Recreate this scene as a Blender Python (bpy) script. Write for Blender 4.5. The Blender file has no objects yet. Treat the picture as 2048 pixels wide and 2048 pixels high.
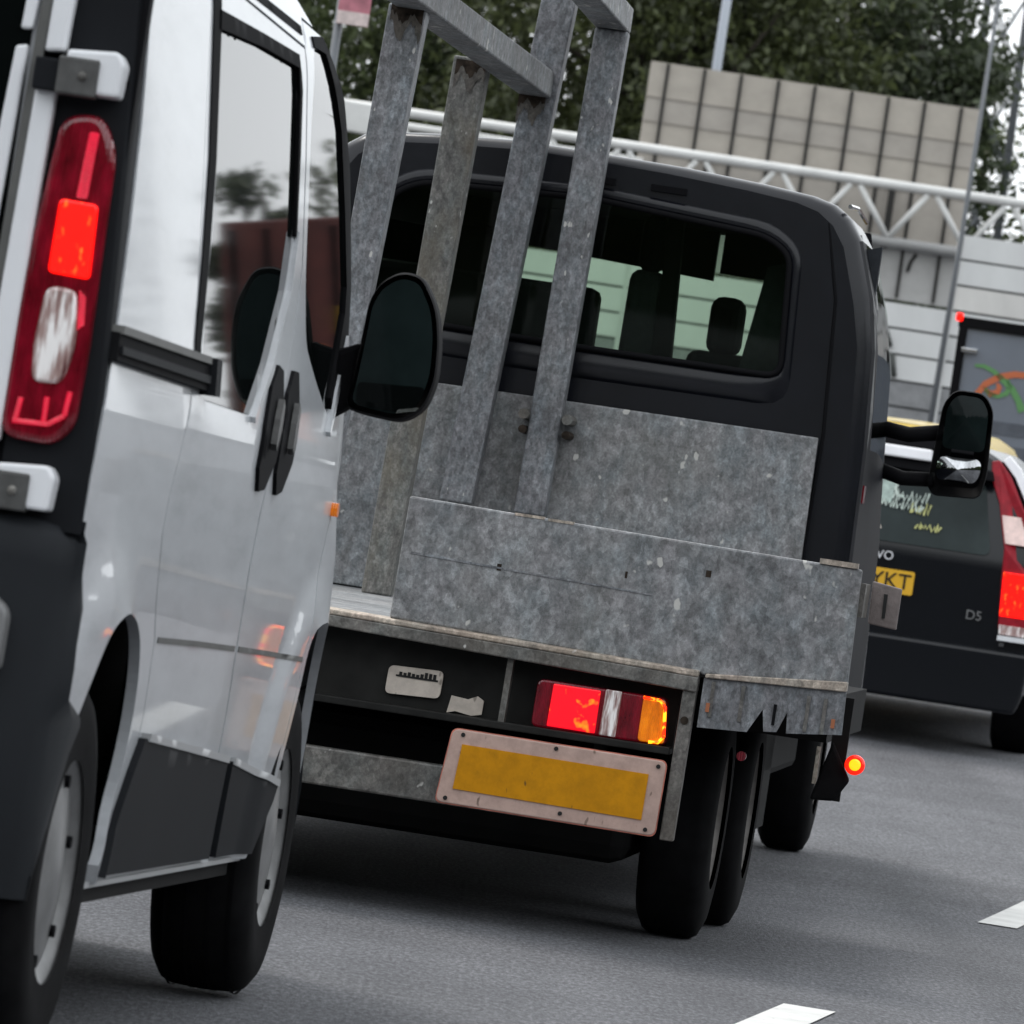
import bpy, bmesh, math, random
from mathutils import Vector, Matrix
from mathutils.geometry import delaunay_2d_cdt
R = math.radians
scn = bpy.context.scene
col = scn.collection

# ------------------------------------------------------------------ camera
cd = bpy.data.cameras.new('camera'); cam = bpy.data.objects.new('camera', cd); col.objects.link(cam)
cd.sensor_width = cd.sensor_height = 36.0; cd.sensor_fit = 'HORIZONTAL'
cd.lens = 228.5; cd.clip_start = 0.2; cd.clip_end = 3000
roll = R(8.5); c_, s_ = math.cos(roll), math.sin(roll)
cam.matrix_world = Matrix(((c_, -s_, 0, 0), (0, 0, -1, 0), (s_, c_, 0, 1.10), (0, 0, 0, 1)))
cd.dof.use_dof = True; cd.dof.focus_distance = 17.5; cd.dof.aperture_fstop = 16
scn.camera = cam
# ------------------------------------------------------------------ sky, sun, exposure (overcast)
SUN_EL, SUN_AZ = R(56), R(322)          # azimuth clockwise from +Y
w = bpy.data.worlds.new('World'); scn.world = w; w.use_nodes = True
nt = w.node_tree; nt.nodes.clear()
out = nt.nodes.new('ShaderNodeOutputWorld'); bg = nt.nodes.new('ShaderNodeBackground')
sky = nt.nodes.new('ShaderNodeTexSky'); sky.sky_type = 'NISHITA'; sky.sun_disc = False
sky.sun_elevation = SUN_EL; sky.sun_rotation = SUN_AZ; sky.dust_density = 4; sky.air_density = 1.5
mx = nt.nodes.new('ShaderNodeMix'); mx.data_type = 'RGBA'; mx.inputs[0].default_value = 0.9
mx.inputs[7].default_value = (12.6, 13.1, 13.6, 1)      # even cloud layer
nt.links.new(sky.outputs[0], mx.inputs[6]); nt.links.new(mx.outputs[2], bg.inputs[0])
bg.inputs[1].default_value = 0.10; nt.links.new(bg.outputs[0], out.inputs[0])
sd = bpy.data.lights.new('sun', 'SUN'); sd.energy = 1.3; sd.angle = R(22); sd.color = (1, .97, .93)
so = bpy.data.objects.new('sun', sd); col.objects.link(so)
sdir = Vector((math.sin(SUN_AZ) * math.cos(SUN_EL), math.cos(SUN_AZ) * math.cos(SUN_EL), math.sin(SUN_EL)))
so.rotation_euler = sdir.to_track_quat('Z', 'Y').to_euler()
vs = scn.view_settings; vs.view_transform = 'Standard'; vs.look = 'None'; vs.gamma = 1; vs.use_curve_mapping = False
vs.exposure = 0.42
scn.cycles.max_bounces = 8; scn.cycles.transparent_max_bounces = 12

# ------------------------------------------------------------------ materials
def newmat(name):
    m = bpy.data.materials.new(name); m.use_nodes = True
    return m, m.node_tree, m.node_tree.nodes['Principled BSDF']
def node(t, kind, **kw):
    n = t.nodes.new(kind)
    for k, v in kw.items(): setattr(n, k, v)
    return n
def rgba(c): return (c[0], c[1], c[2], 1)
def tex_coords(t, scale=(1, 1, 1)):
    tc = node(t, 'ShaderNodeTexCoord'); mp = node(t, 'ShaderNodeMapping')
    mp.inputs['Scale'].default_value = scale
    t.links.new(tc.outputs['Object'], mp.inputs[0]); return mp.outputs[0]
def noise(t, vec, scale, detail=4, rough=.6):
    n = node(t, 'ShaderNodeTexNoise'); n.inputs['Scale'].default_value = scale
    n.inputs['Detail'].default_value = detail; n.inputs['Roughness'].default_value = rough
    t.links.new(vec, n.inputs['Vector']); return n.outputs['Fac']
def ramp(t, fac, stops):
    r = node(t, 'ShaderNodeValToRGB'); e = r.color_ramp.elements
    while len(e) < len(stops): e.new(.5)
    for q, (p, c) in zip(e, stops): q.position = p; q.color = rgba(c) if len(c) == 3 else c
    t.links.new(fac, r.inputs[0]); return r.outputs[0]
def mixc(t, fac, a, b, mode='MIX'):
    m = node(t, 'ShaderNodeMix', data_type='RGBA', blend_type=mode)
    for sock, v in ((m.inputs[0], fac), (m.inputs[6], a), (m.inputs[7], b)):
        if hasattr(v, 'is_linked'): t.links.new(v, sock)
        else: sock.default_value = v if not isinstance(v, tuple) else rgba(v)
    return m.outputs[2]
def bump(t, b, h, strength, dist=.01):
    n = node(t, 'ShaderNodeBump'); n.inputs['Strength'].default_value = strength; n.inputs['Distance'].default_value = dist
    t.links.new(h, n.inputs['Height']); t.links.new(n.outputs[0], b.inputs['Normal'])
def mat(name, c, rough=.5, metal=0, coat=0, var=0, scale=6, bmp=0, bscale=60, spec=.5, stretch=(1, 1, 1), emit=None, es=0):
    m, t, b = newmat(name)
    if max(c) < .06 and not metal: spec *= .3
    b.inputs['Base Color'].default_value = rgba(c); b.inputs['Roughness'].default_value = rough
    b.inputs['Metallic'].default_value = metal; b.inputs['Coat Weight'].default_value = coat
    b.inputs['Coat Roughness'].default_value = .05; b.inputs['Specular IOR Level'].default_value = spec
    if var or bmp: v = tex_coords(t, stretch)
    if var:
        f = noise(t, v, scale, 6)
        lo = tuple(max(0, q * (1 - var)) for q in c); hi = tuple(q * (1 + var) for q in c)
        t.links.new(ramp(t, f, [(.3, lo), (.7, hi)]), b.inputs['Base Color'])
    if bmp: bump(t, b, noise(t, v, bscale, 3), bmp)
    if emit: b.inputs['Emission Color'].default_value = rgba(emit); b.inputs['Emission Strength'].default_value = es
    return m
def galvanised(name, base, stain=.25, warm=(.09, .065, .04), stretch=(1, 1, .5), splash=.0):
    m, t, b = newmat(name); v = tex_coords(t, (stretch[0], stretch[1], (stretch[2] + 1) / 2)); vi = tex_coords(t)
    vo = node(t, 'ShaderNodeTexVoronoi'); vo.inputs['Scale'].default_value = 60; t.links.new(v, vo.inputs['Vector'])
    k = noise(t, v, 30, 6, .75); k2 = noise(t, v, 3.2, 5, .6); k3 = noise(t, v, 90, 2, .5); k4 = noise(t, v, 2.4, 6, .65); k5 = noise(t, v, 11, 4, .6); k6 = noise(t, vi, 7.3, 4, .6)
    d = tuple(q * .60 for q in base); h = tuple(min(1, q * 1.5) for q in base)
    a = ramp(t, k, [(.34, d), (.5, base), (.68, h)])
    bw = node(t, 'ShaderNodeRGBToBW'); t.links.new(vo.outputs['Color'], bw.inputs[0])
    fine = ramp(t, noise(t, vi, 120, 3, .6), [(.35, (.80, .80, .80)), (.65, (1.22, 1.22, 1.22))])
    a = mixc(t, 1.0, a, fine, 'MULTIPLY')
    cell = mixc(t, 1.0, a, ramp(t, bw.outputs[0], [(.25, (.82, .82, .82)), (.75, (1.18, 1.18, 1.18))]), 'MULTIPLY')
    hue = ramp(t, k5, [(.32, (.93, .99, 1.015)), (.5, (1, 1, 1)), (.66, (1.03, .995, 1.0))])
    grey = mixc(t, 1.0, cell, hue, 'MULTIPLY')
    st = ramp(t, k2, [(.48, (0, 0, 0)), (.68, (stain, stain, stain))])
    c2 = mixc(t, st, grey, warm)
    c3 = mixc(t, 1.0, c2, ramp(t, k4, [(.35, (.82, .82, .83)), (.65, (1.14, 1.14, 1.13))]), 'MULTIPLY')
    c3 = mixc(t, 1.0, c3, ramp(t, k6, [(.35, (.86, .86, .86)), (.65, (1.12, 1.12, 1.12))]), 'MULTIPLY')
    ad = node(t, 'ShaderNodeMath', operation='MULTIPLY_ADD'); ad.inputs[1].default_value = .45
    t.links.new(noise(t, vi, 3.1, 2, .5), ad.inputs[0]); t.links.new(noise(t, v, 24, 2, .45), ad.inputs[2])
    sp = ramp(t, ad.outputs[0], [(.965 - splash, (0, 0, 0)), (1.0 - splash, (.85, .85, .85))])
    c4 = mixc(t, sp, c3, (.52, .51, .48))
    t.links.new(c4, b.inputs['Base Color']); b.inputs['Metallic'].default_value = .25; b.inputs['Roughness'].default_value = .55
    bump(t, b, k, .22, .004)
    return m
M = {}
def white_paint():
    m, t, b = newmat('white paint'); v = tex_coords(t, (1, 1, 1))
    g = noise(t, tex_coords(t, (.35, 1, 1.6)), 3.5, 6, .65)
    csmear = ramp(t, g, [(.30, (.33, .345, .36)), (.45, (.44, .455, .475)), (.62, (.50, .52, .54))])  # grey smears in the colour stand in for streaky reflections
    t.links.new(csmear, b.inputs['Base Color']); b.inputs['Roughness'].default_value = .35
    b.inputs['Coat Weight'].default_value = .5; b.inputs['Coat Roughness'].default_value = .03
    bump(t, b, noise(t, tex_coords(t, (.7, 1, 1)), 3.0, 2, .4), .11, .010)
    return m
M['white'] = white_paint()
M['cap'] = mat('lit white paint', (.74, .75, .77), .4, coat=.3, var=.04, scale=6)  # van white made lighter so its rear-facing parts look lit
M['trim'] = mat('grey plastic', (.0115, .0125, .0145), .6, spec=.22, bmp=.15, bscale=400, var=.12, scale=3)
M['bumper'] = mat('bumper plastic', (.016, .018, .021), .6, bmp=.12, bscale=500, var=.15, scale=2)
M['black'] = mat('black', (.006, .006, .007), .7, spec=.2)
M['rubber'] = mat('tyre rubber', (.0065, .0065, .007), .85, var=.35, scale=14, spec=.2)
M['darkglass'] = mat('dark glass', (.003, .004, .004), .02, spec=.35)
M['mirror'] = mat('mirror glass', (.010, .016, .016), .06, spec=.35, var=.5, scale=4)
M['seal'] = mat('black rubber', (.008, .008, .009), .75, spec=.12)
M['hinge'] = mat('hinge metal', (.07, .07, .068), .5, metal=.2, var=.3, scale=30)
M['gap'] = mat('door gap rubber', (.09, .09, .085), .6, var=.2, scale=10)
M['hub'] = mat('wheel cover', (.19, .19, .19), .45, metal=.4, var=.25, scale=12)
M['edge'] = mat('light edge', (.34, .345, .35), .45)
M['steel'] = mat('steel rim', (.16, .15, .14), .55, metal=.3, var=.3, scale=18)
def lens(name, c, e, es, wave=60, dirx='X'):
    m, t, b = newmat(name); b.inputs['Base Color'].default_value = rgba(c); b.inputs['Roughness'].default_value = .12
    b.inputs['Coat Weight'].default_value = .6
    b.inputs['Emission Color'].default_value = rgba(e); b.inputs['Emission Strength'].default_value = es
    v = tex_coords(t); k = noise(t, tex_coords(t, (1, 1, .35)), 30, 4, .65); t.links.new(ramp(t, k, [(.32, tuple(q * .35 for q in c)), (.52, c), (.68, tuple(min(1, q * 1.7) for q in c))]), b.inputs['Base Color'])
    wv = node(t, 'ShaderNodeTexWave'); wv.bands_direction = dirx; wv.inputs['Scale'].default_value = wave
    t.links.new(v, wv.inputs['Vector']); bump(t, b, wv.outputs['Fac'], .5, .004)
    return m
M['redlens'] = lens('red lens', (.15, .003, .012), (.5, 0, .02), .035, 45, 'Y')
M['redbright'] = lens('red lens bright', (.45, .008, .03), (1, 0, .04), .35, 60, 'Z')
M['amberlens'] = lens('amber lens', (.7, .16, .004), (1, .25, 0), .2, 60, 'Y')
def clearlens():
    m, t, b = newmat('clear ribbed lens'); v = tex_coords(t, (1, 1, .14))
    k = noise(t, v, 62, 3, .6)
    cc = ramp(t, k, [(.36, (.10, .02, .02)), (.5, (.40, .28, .26)), (.62, (.95, .92, .90))])
    t.links.new(cc, b.inputs['Base Color']); b.inputs['Roughness'].default_value = .15; b.inputs['Coat Weight'].default_value = .5
    bump(t, b, k, .5, .006); return m
M['clearlens'] = clearlens(); M['redmatt'] = mat('dull red lens', (.20, .006, .014), .45, spec=.25, var=.35, scale=20, emit=(.6, 0, .02), es=.06)
def litlens(name, lo, hi, s, scale=40, thr=.55, stretch=(1, 1, 1)):
    m, t, b = newmat(name); v = tex_coords(t, stretch); k = noise(t, v, scale, 2, .5)
    cc = ramp(t, k, [(thr, lo), (thr + .1, hi)])
    b.inputs['Base Color'].default_value = (.4, .01, .01, 1); b.inputs['Roughness'].default_value = .2
    t.links.new(cc, b.inputs['Emission Color']); b.inputs['Emission Strength'].default_value = s; return m
M['brake'] = litlens('lit brake lens', (1, .003, 0), (1, .10, .01), 1.5, 55, .60, (1, 1, .5))
M['truckred'] = litlens('lit truck lens', (.62, .002, .012), (1, .22, .01), 1.1, 26, .60)
M['marker'] = litlens('lit marker lens', (1, .02, 0), (1, .42, .01), 2.0, 40, .42)
M['galv'] = galvanised('galvanised sheet', (.190, .194, .198), .28, (.125, .115, .095), splash=.03)
M['galvdark'] = galvanised('galvanised tube', (.160, .165, .174), .15, (.07, .06, .045), (1.6, 1.6, .8))
M['galvbrown'] = galvanised('stained galvanised tube', (.140, .138, .128), .6, (.13, .105, .065), (1.6, 1.6, .7))
M['ledge'] = galvanised('worn steel edge', (.34, .29, .24), .4, (.26, .19, .13))
M['chassis'] = galvanised('dull chassis steel', (.125, .12, .11), .5, (.07, .055, .04))
M['underbody'] = mat('underbody black', (.006, .006, .006), .8, var=.3, scale=8)
M['panelblack'] = mat('dusty black panel', (.014, .014, .013), .65, var=.5, scale=7)
M['rust'] = mat('rust stain', (.028, .021, .016), .9, var=.7, scale=40)
M['rustlight'] = galvanised('rusty galvanised tube', (.085, .078, .068), .8, (.050, .036, .024), (1.6, 1.6, .7))
M['dullorange'] = mat('dull orange reflector', (.30, .10, .04), .5)
M['navy'] = mat('dark navy paint', (.0050, .0056, .0085), .24, bmp=.06, bscale=7, spec=1.2, var=.3, scale=5)
M['seat'] = mat('seat cloth', (.030, .033, .038), .9, var=.2, scale=30)
M['seatdark'] = mat('dark seat cloth', (.010, .010, .012), .9)
M['chrome'] = mat('chrome', (.7, .7, .7), .12, metal=1)
def tint(name, c, refl=.05):
    m, t, b = newmat(name); t.nodes.remove(b); o = t.nodes['Material Output']
    tr = node(t, 'ShaderNodeBsdfTransparent'); tr.inputs[0].default_value = rgba(c)
    gl = node(t, 'ShaderNodeBsdfGlossy'); gl.inputs['Roughness'].default_value = .03
    fr = node(t, 'ShaderNodeFresnel'); fr.inputs[0].default_value = 1.45
    ms = node(t, 'ShaderNodeMixShader'); mu = node(t, 'ShaderNodeMath', operation='MULTIPLY'); mu.inputs[1].default_value = .55
    t.links.new(fr.outputs[0], mu.inputs[0]); t.links.new(mu.outputs[0], ms.inputs[0]); t.links.new(tr.outputs[0], ms.inputs[1]); t.links.new(gl.outputs[0], ms.inputs[2])
    t.links.new(ms.outputs[0], o.inputs[0]); return m
M['glass'] = tint('green tinted glass', (.80, .88, .80))
def plate_mat(name, c, dirt):
    m, t, b = newmat(name); v = tex_coords(t); k = noise(t, v, 24, 5, .7); k2 = noise(t, v, 5, 4, .6)
    c1 = ramp(t, k, [(.3, tuple(q * .75 for q in c)), (.6, c)])
    sp = ramp(t, noise(t, tex_coords(t, (1, 1, .4)), 34, 2), [(.66, (0, 0, 0)), (.70, (dirt, dirt, dirt))])
    c2 = mixc(t, sp, c1, (.05, .035, .02)); b.inputs['Specular IOR Level'].default_value = .2; c3 = mixc(t, ramp(t, k2, [(.45, (0, 0, 0)), (.75, (.45, .45, .45))]), c2, tuple(q * .6 for q in c))
    t.links.new(c3, b.inputs['Base Color']); b.inputs['Roughness'].default_value = .5; return m
M['amberplate'] = plate_mat('amber reflective sheet', (.54, .23, .001), .85)
M['redborder'] = plate_mat('faded pink border', (.48, .34, .29), .7)
M['label'] = plate_mat('dusty white label', (.62, .55, .48), .6)
M['ink'] = mat('dark print', (.02, .02, .02), .7)
M['yellowplate'] = mat('yellow number plate', (.75, .42, .02), .45)

# ------------------------------------------------------------------ mesh helpers
class MB:
    def __init__(s): s.v = []; s.f = []
    def add(s, vs, fs):
        n = len(s.v); s.v += [tuple(p) for p in vs]; s.f += [tuple(i + n for i in q) for q in fs]; return s
    def box(s, x0, x1, y0, y1, z0, z1):
        return s.add([(x, y, z) for x in (x0, x1) for y in (y0, y1) for z in (z0, z1)],
                     [(0, 1, 3, 2), (4, 6, 7, 5), (0, 4, 5, 1), (2, 3, 7, 6), (0, 2, 6, 4), (1, 5, 7, 3)])
    def hexa(s, a, b):      # two quads, a then b
        return s.add(list(a) + list(b), [(3, 2, 1, 0), (4, 5, 6, 7), (0, 1, 5, 4), (1, 2, 6, 5), (2, 3, 7, 6), (3, 0, 4, 7)])
    def prism(s, poly, axis, a, b):
        def put(p, h): return {'x': (h, p[0], p[1]), 'y': (p[0], h, p[1]), 'z': (p[0], p[1], h)}[axis]
        n = len(poly)
        return s.add([put(p, a) for p in poly] + [put(p, b) for p in poly],
                     [tuple(range(n - 1, -1, -1)), tuple(range(n, 2 * n))] + [(i, (i + 1) % n, n + (i + 1) % n, n + i) for i in range(n)])
    def tube(s, pts, r, n=8, caps=True):
        pts = [Vector(p) for p in pts]; rings = []
        for i, p in enumerate(pts):
            d = (pts[min(i + 1, len(pts) - 1)] - pts[max(i - 1, 0)]).normalized()
            a = d.orthogonal().normalized() if i == 0 else (s._a - d * s._a.dot(d)).normalized()
            s._a = a; b = d.cross(a); rr = r[i] if isinstance(r, (list, tuple)) else r
            rings.append([p + a * math.cos(k * 2 * math.pi / n) * rr + b * math.sin(k * 2 * math.pi / n) * rr for k in range(n)])
        fs = [(i * n + k, i * n + (k + 1) % n, (i + 1) * n + (k + 1) % n, (i + 1) * n + k) for i in range(len(pts) - 1) for k in range(n)]
        if caps: fs += [tuple(range(n - 1, -1, -1)), tuple(range((len(pts) - 1) * n, len(pts) * n))]
        return s.add([q for g in rings for q in g], fs)
    def lathe(s, prof, c, n=32, axis='y'):   # prof: (offset along axis, radius)
        vs = []
        for (o, r) in prof:
            for k in range(n):
                a = 2 * math.pi * k / n; u, v = r * math.cos(a), r * math.sin(a)
                vs.append({'y': (c[0] + u, c[1] + o, c[2] + v), 'x': (c[0] + o, c[1] + u, c[2] + v), 'z': (c[0] + u, c[1] + v, c[2] + o)}[axis])
        fs = [(i * n + k, i * n + (k + 1) % n, (i + 1) * n + (k + 1) % n, (i + 1) * n + k) for i in range(len(prof) - 1) for k in range(n)]
        return s.add(vs, fs)
    def grid(s, rows):
        m = len(rows[0]); n = len(rows)
        return s.add([p for r in rows for p in r], [(i * m + j, i * m + j + 1, (i + 1) * m + j + 1, (i + 1) * m + j) for i in range(n - 1) for j in range(m - 1)])
    def build(s, name, m, parent=None, bevel=0, smooth=False, seg=2, angle=None):
        me = bpy.data.meshes.new(name); me.from_pydata(s.v, [], s.f); me.update()
        bm = bmesh.new(); bm.from_mesh(me); bmesh.ops.recalc_face_normals(bm, faces=bm.faces); bm.to_mesh(me); bm.free()
        me.materials.append(m); o = bpy.data.objects.new(name, me); col.objects.link(o)
        if parent is not None: o.parent = parent
        if smooth or angle:
            for p in me.polygons: p.use_smooth = True
            if angle: me.set_sharp_from_angle(angle=R(angle))
        if bevel:
            b = o.modifiers.new('bevel', 'BEVEL'); b.width = bevel; b.segments = seg; b.limit_method = 'ANGLE'; b.angle_limit = R(40)
        return o
def tag(o, label=None, cat=None, group=None, kind=None):
    for k, v in (('label', label), ('category', cat), ('group', group), ('kind', kind)):
        if v: o[k] = v
    return o
def empty(name, loc, yaw=0, pitch=0):
    """x runs forward (yaw degrees clockwise from +Y), y to the left, z up"""
    y, p = R(yaw), R(pitch); o = bpy.data.objects.new(name, None); col.objects.link(o); o.empty_display_size = .3
    X = Vector((math.sin(y) * math.cos(p), math.cos(y) * math.cos(p), -math.sin(p))); Y = Vector((-math.cos(y), math.sin(y), 0)); Z = X.cross(Y)
    o.matrix_world = Matrix(((X.x, Y.x, Z.x, loc[0]), (X.y, Y.y, Z.y, loc[1]), (X.z, Y.z, Z.z, loc[2]), (0, 0, 0, 1)))
    return o
def box(name, m, parent, x0, x1, y0, y1, z0, z1, bevel=0): return MB().box(x0, x1, y0, y1, z0, z1).build(name, m, parent, bevel)
def inside(p, poly):
    x, y = p; r = False; j = len(poly) - 1
    for i in range(len(poly)):
        xi, yi = poly[i]; xj, yj = poly[j]
        if (yi > y) != (yj > y) and x < (xj - xi) * (y - yi) / (yj - yi) + xi: r = not r
        j = i
    return r
def dense(poly, step):
    o = []
    for i, a in enumerate(poly):
        b = poly[(i + 1) % len(poly)]; n = max(1, round(math.dist(a, b) / step))
        o += [(a[0] + (b[0] - a[0]) * k / n, a[1] + (b[1] - a[1]) * k / n) for k in range(n)]
    return o
def offset(poly, d):
    """grow (d > 0) or shrink a polygon along its corner normals"""
    area = sum(poly[i][0] * poly[(i + 1) % len(poly)][1] - poly[(i + 1) % len(poly)][0] * poly[i][1] for i in range(len(poly)))
    sg = 1 if area > 0 else -1; o = []
    for i, p in enumerate(poly):
        a, b = Vector(poly[i - 1]), Vector(poly[(i + 1) % len(poly)]); q = Vector(p)
        n = Vector(((b - a).y, -(b - a).x)).normalized() * sg
        o.append((q.x + n.x * d, q.y + n.y * d))
    return o
def rounded(poly, r, n=5):
    o = []
    for i, p in enumerate(poly):
        q = Vector(p); a = Vector(poly[i - 1]) - q; b = Vector(poly[(i + 1) % len(poly)]) - q
        k = min(r, a.length * .45, b.length * .45); A = q + a.normalized() * k; B = q + b.normalized() * k
        for j in range(n + 1):
            t = j / n; o.append(tuple(A * (1 - t) ** 2 + q * 2 * t * (1 - t) + B * t * t))
    return o
def sheet(name, m, parent, outer, holes, put, thick=.012, step=.05):
    """a panel filling outer minus holes, bent through put(a, b, depth) -> xyz, with a turned-in rim"""
    loops = [dense(outer, step)] + [dense(h, step) for h in holes]
    vs, es = [], []
    for L in loops:
        k = len(vs); vs += L; es += [(k + i, k + (i + 1) % len(L)) for i in range(len(L))]
    xs = [p[0] for p in loops[0]]; ys = [p[1] for p in loops[0]]
    i0, i1, j0, j1 = math.floor(min(xs) / step), math.ceil(max(xs) / step), math.floor(min(ys) / step), math.ceil(max(ys) / step)
    nb = list(vs)
    for i in range(i0, i1 + 1):
        for j in range(j0, j1 + 1):
            p = (i * step, j * step)
            if inside(p, loops[0]) and not any(inside(p, h) for h in loops[1:]) and min((p[0] - q[0]) ** 2 + (p[1] - q[1]) ** 2 for q in nb) > (step * .4) ** 2: vs.append(p)
    V, E, Fc, *_ = delaunay_2d_cdt([Vector(p) for p in vs], es, [], 0, 1e-6)
    tri = []
    for f in Fc:
        cx = sum(V[i].x for i in f) / len(f); cy = sum(V[i].y for i in f) / len(f)
        if inside((cx, cy), loops[0]) and not any(inside((cx, cy), h) for h in loops[1:]): tri.append(tuple(f))
    cnt = {}
    for f in tri:
        for i in range(len(f)):
            e = (f[i], f[(i + 1) % len(f)]); cnt[e] = cnt.get(e, 0) + 1
    used = sorted({i for f in tri for i in f}); idx = {u: k for k, u in enumerate(used)}
    P = [put(V[i].x, V[i].y, 0) for i in used]; F = [tuple(idx[i] for i in f) for f in tri]; nf = len(F)
    for (a, b) in cnt:
        if (b, a) not in cnt:
            k = len(P); P += [put(V[a].x, V[a].y, 0), put(V[b].x, V[b].y, 0), put(V[b].x, V[b].y, thick), put(V[a].x, V[a].y, thick)]
            F.append((k + 1, k, k + 3, k + 2))
    me = bpy.data.meshes.new(name); me.from_pydata(P, [], F); me.update()
    # outward side faces away from depth
    f0 = me.polygons[0]; ctr = [sum(V[i][q] for i in tri[0]) / len(tri[0]) for q in (0, 1)]
    inward = Vector(put(ctr[0], ctr[1], .1)) - Vector(put(ctr[0], ctr[1], 0))
    if f0.normal.dot(inward) > 0: me.flip_normals()
    for i in range(nf): me.polygons[i].use_smooth = True
    me.materials.append(m); o = bpy.data.objects.new(name, me); col.objects.link(o)
    if parent is not None: o.parent = parent
    return o
def text_mesh(name, body, m, parent, size, mtx, depth=.002):
    cu = bpy.data.curves.new(name, 'FONT'); cu.body = body; cu.size = size; cu.extrude = depth; cu.align_x = 'CENTER'; cu.align_y = 'CENTER'
    tmp = bpy.data.objects.new(name, cu); col.objects.link(tmp); bpy.context.view_layer.update()
    me = bpy.data.meshes.new_from_object(tmp.evaluated_get(bpy.context.evaluated_depsgraph_get()))
    bpy.data.objects.remove(tmp); me.name = name; me.materials.clear(); me.materials.append(m); me.transform(mtx)
    o = bpy.data.objects.new(name, me); col.objects.link(o); o.parent = parent; return o
REAR = Matrix(((0, 0, -1, 0), (-1, 0, 0, 0), (0, 1, 0, 0), (0, 0, 0, 1)))    # text that reads from behind a vehicle
def copy_tree(o, parent=None):
    c = o.copy(); col.objects.link(c); c.parent = parent
    for ch in list(o.children): copy_tree(ch, c)
    return c

# ------------------------------------------------------------------ ground
def gz(y):
    if y < 20: return 0.0
    if y < 34: return .001 * (y - 20) ** 2
    return min(.196 + .034 * (y - 34), 1.8)
def asphalt():
    m, t, b = newmat('asphalt'); tc = node(t, 'ShaderNodeTexCoord'); v = tc.outputs['Object']
    g = noise(t, tex_coords(t, (1, .22, 1)), 80, 4, .8); g2 = noise(t, v, 1.1, 5, .6); g3 = noise(t, v, 28, 3, .6)
    c1 = ramp(t, g, [(.34, (.046, .046, .050)), (.5, (.090, .092, .098)), (.66, (.165, .166, .175))])
    c2 = mixc(t, 1.0, c1, ramp(t, g2, [(.3, (.82, .82, .83)), (.7, (1.15, 1.15, 1.15))]), 'MULTIPLY')
    g4 = noise(t, tex_coords(t, (1.4, .06, 1)), 1.3, 4, .6); c2 = mixc(t, 1.0, c2, ramp(t, g4, [(.35, (.80, .805, .82)), (.65, (1.12, 1.12, 1.13))]), 'MULTIPLY')
    c3 = mixc(t, 1.0, c2, ramp(t, g3, [(.3, (.85, .85, .85)), (.7, (1.12, 1.12, 1.12))]), 'MULTIPLY')
    t.links.new(c3, b.inputs['Base Color']); b.inputs['Roughness'].default_value = .85; b.inputs['Specular IOR Level'].default_value = .3
    bump(t, b, g, .6, .01); return m
mb = MB(); ys = [-200, -50, 0, 5, 10, 15, 18] + [20 + k for k in range(0, 16)] + [38, 45, 60, 78.5, 90, 120, 200, 600, 1500]
mb.grid([[(x, y, gz(y)) for x in (-1500, -200, -40, -10, 0, 10, 40, 200, 1500)] for y in ys])
road = tag(mb.build('road', asphalt(), smooth=True), kind='structure')
def roadpaint():
    m, t, b = newmat('road paint'); v = tex_coords(t)
    c1 = mixc(t, ramp(t, noise(t, v, 22, 6, .75), [(.60, (0, 0, 0)), (.70, (.8, .8, .8))]), ramp(t, noise(t, v, 6, 4), [(.3, (.44, .44, .425)), (.7, (.58, .58, .56))]), (.14, .14, .145))
    t.links.new(c1, b.inputs['Base Color']); b.inputs['Roughness'].default_value = .75; return m
M['paint'] = roadpaint()
LD = Vector((math.sin(R(9.42)), math.cos(R(9.42)), 0)); LN = Vector((LD.y, -LD.x, 0))
for k, s0 in enumerate((13.0, 21.42, 29.8)):
    p = Vector((-1.812, 0, 0)) + LD * (s0 / 1.0); L = 3.2 if k == 0 else 3.2
    a = p; rows = []
    for q in range(5):
        e = p + LD * (L * q / 4); rows.append([(e.x, e.y, gz(e.y) + .004), (e.x + LN.x * .13, e.y + LN.y * .13, gz((e + LN * .13).y) + .004)])
    tag(MB().grid(rows).build('lane_marking', M['paint']), kind='structure')

# ------------------------------------------------------------------ the white van (x = 0 at the front axle, y = 0 at its right flank)
VW = 1.90
van = tag(empty('delivery_van', (-0.387, 13.6747, 0.0105), 5.36, 0.9), 'white panel van cut off by the left edge, red tail light lit', 'van')
def table(t, z):
    if z <= t[0][0]: return t[0][1]
    for (a, b), (c, d) in zip(t, t[1:]):
        if z <= c: return b + (d - b) * (z - a) / (c - a)
    return t[-1][1]
NOSE = [(.3, .25), (.83, .27), (.95, .18), (1.1, 0), (1.25, .02), (1.5, .01), (1.75, -.12), (1.9, -.27), (2, -.45), (2.1, -.8)]
def flank(x, z):
    y = 0.0
    if z > 1.15: y += .1 * (z - 1.15)
    if z > 1.86: y += 1.3 * (z - 1.86) ** 2
    if z < 1.1: y += .035 * ((1.1 - max(z, 0)) / .8) ** 1.6
    f = x - table(NOSE, z)
    if f > 0: y += .3 * min(f, 3) ** 2
    for cx, cz, r0 in ((-2.78, .337, .44), (.08, .337, .46)):
        r = math.hypot(x - cx, z - cz)
        if z > .2 and r < r0 + .13:
            t = max(0, min(1, (r0 + .13 - r) / .13)); y -= .016 * t * t * (3 - 2 * t)
    return y
def on_flank(off=0.0): return lambda x, z, d: (x, flank(x, z) - off + d, z)
REARLINE = [(-3.041, 1.30), (-2.997, 1.409), (-2.933, 1.576), (-2.908, 1.698), (-2.893, 1.799), (-2.885, 1.9), (-2.88, 2.03)]
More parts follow.
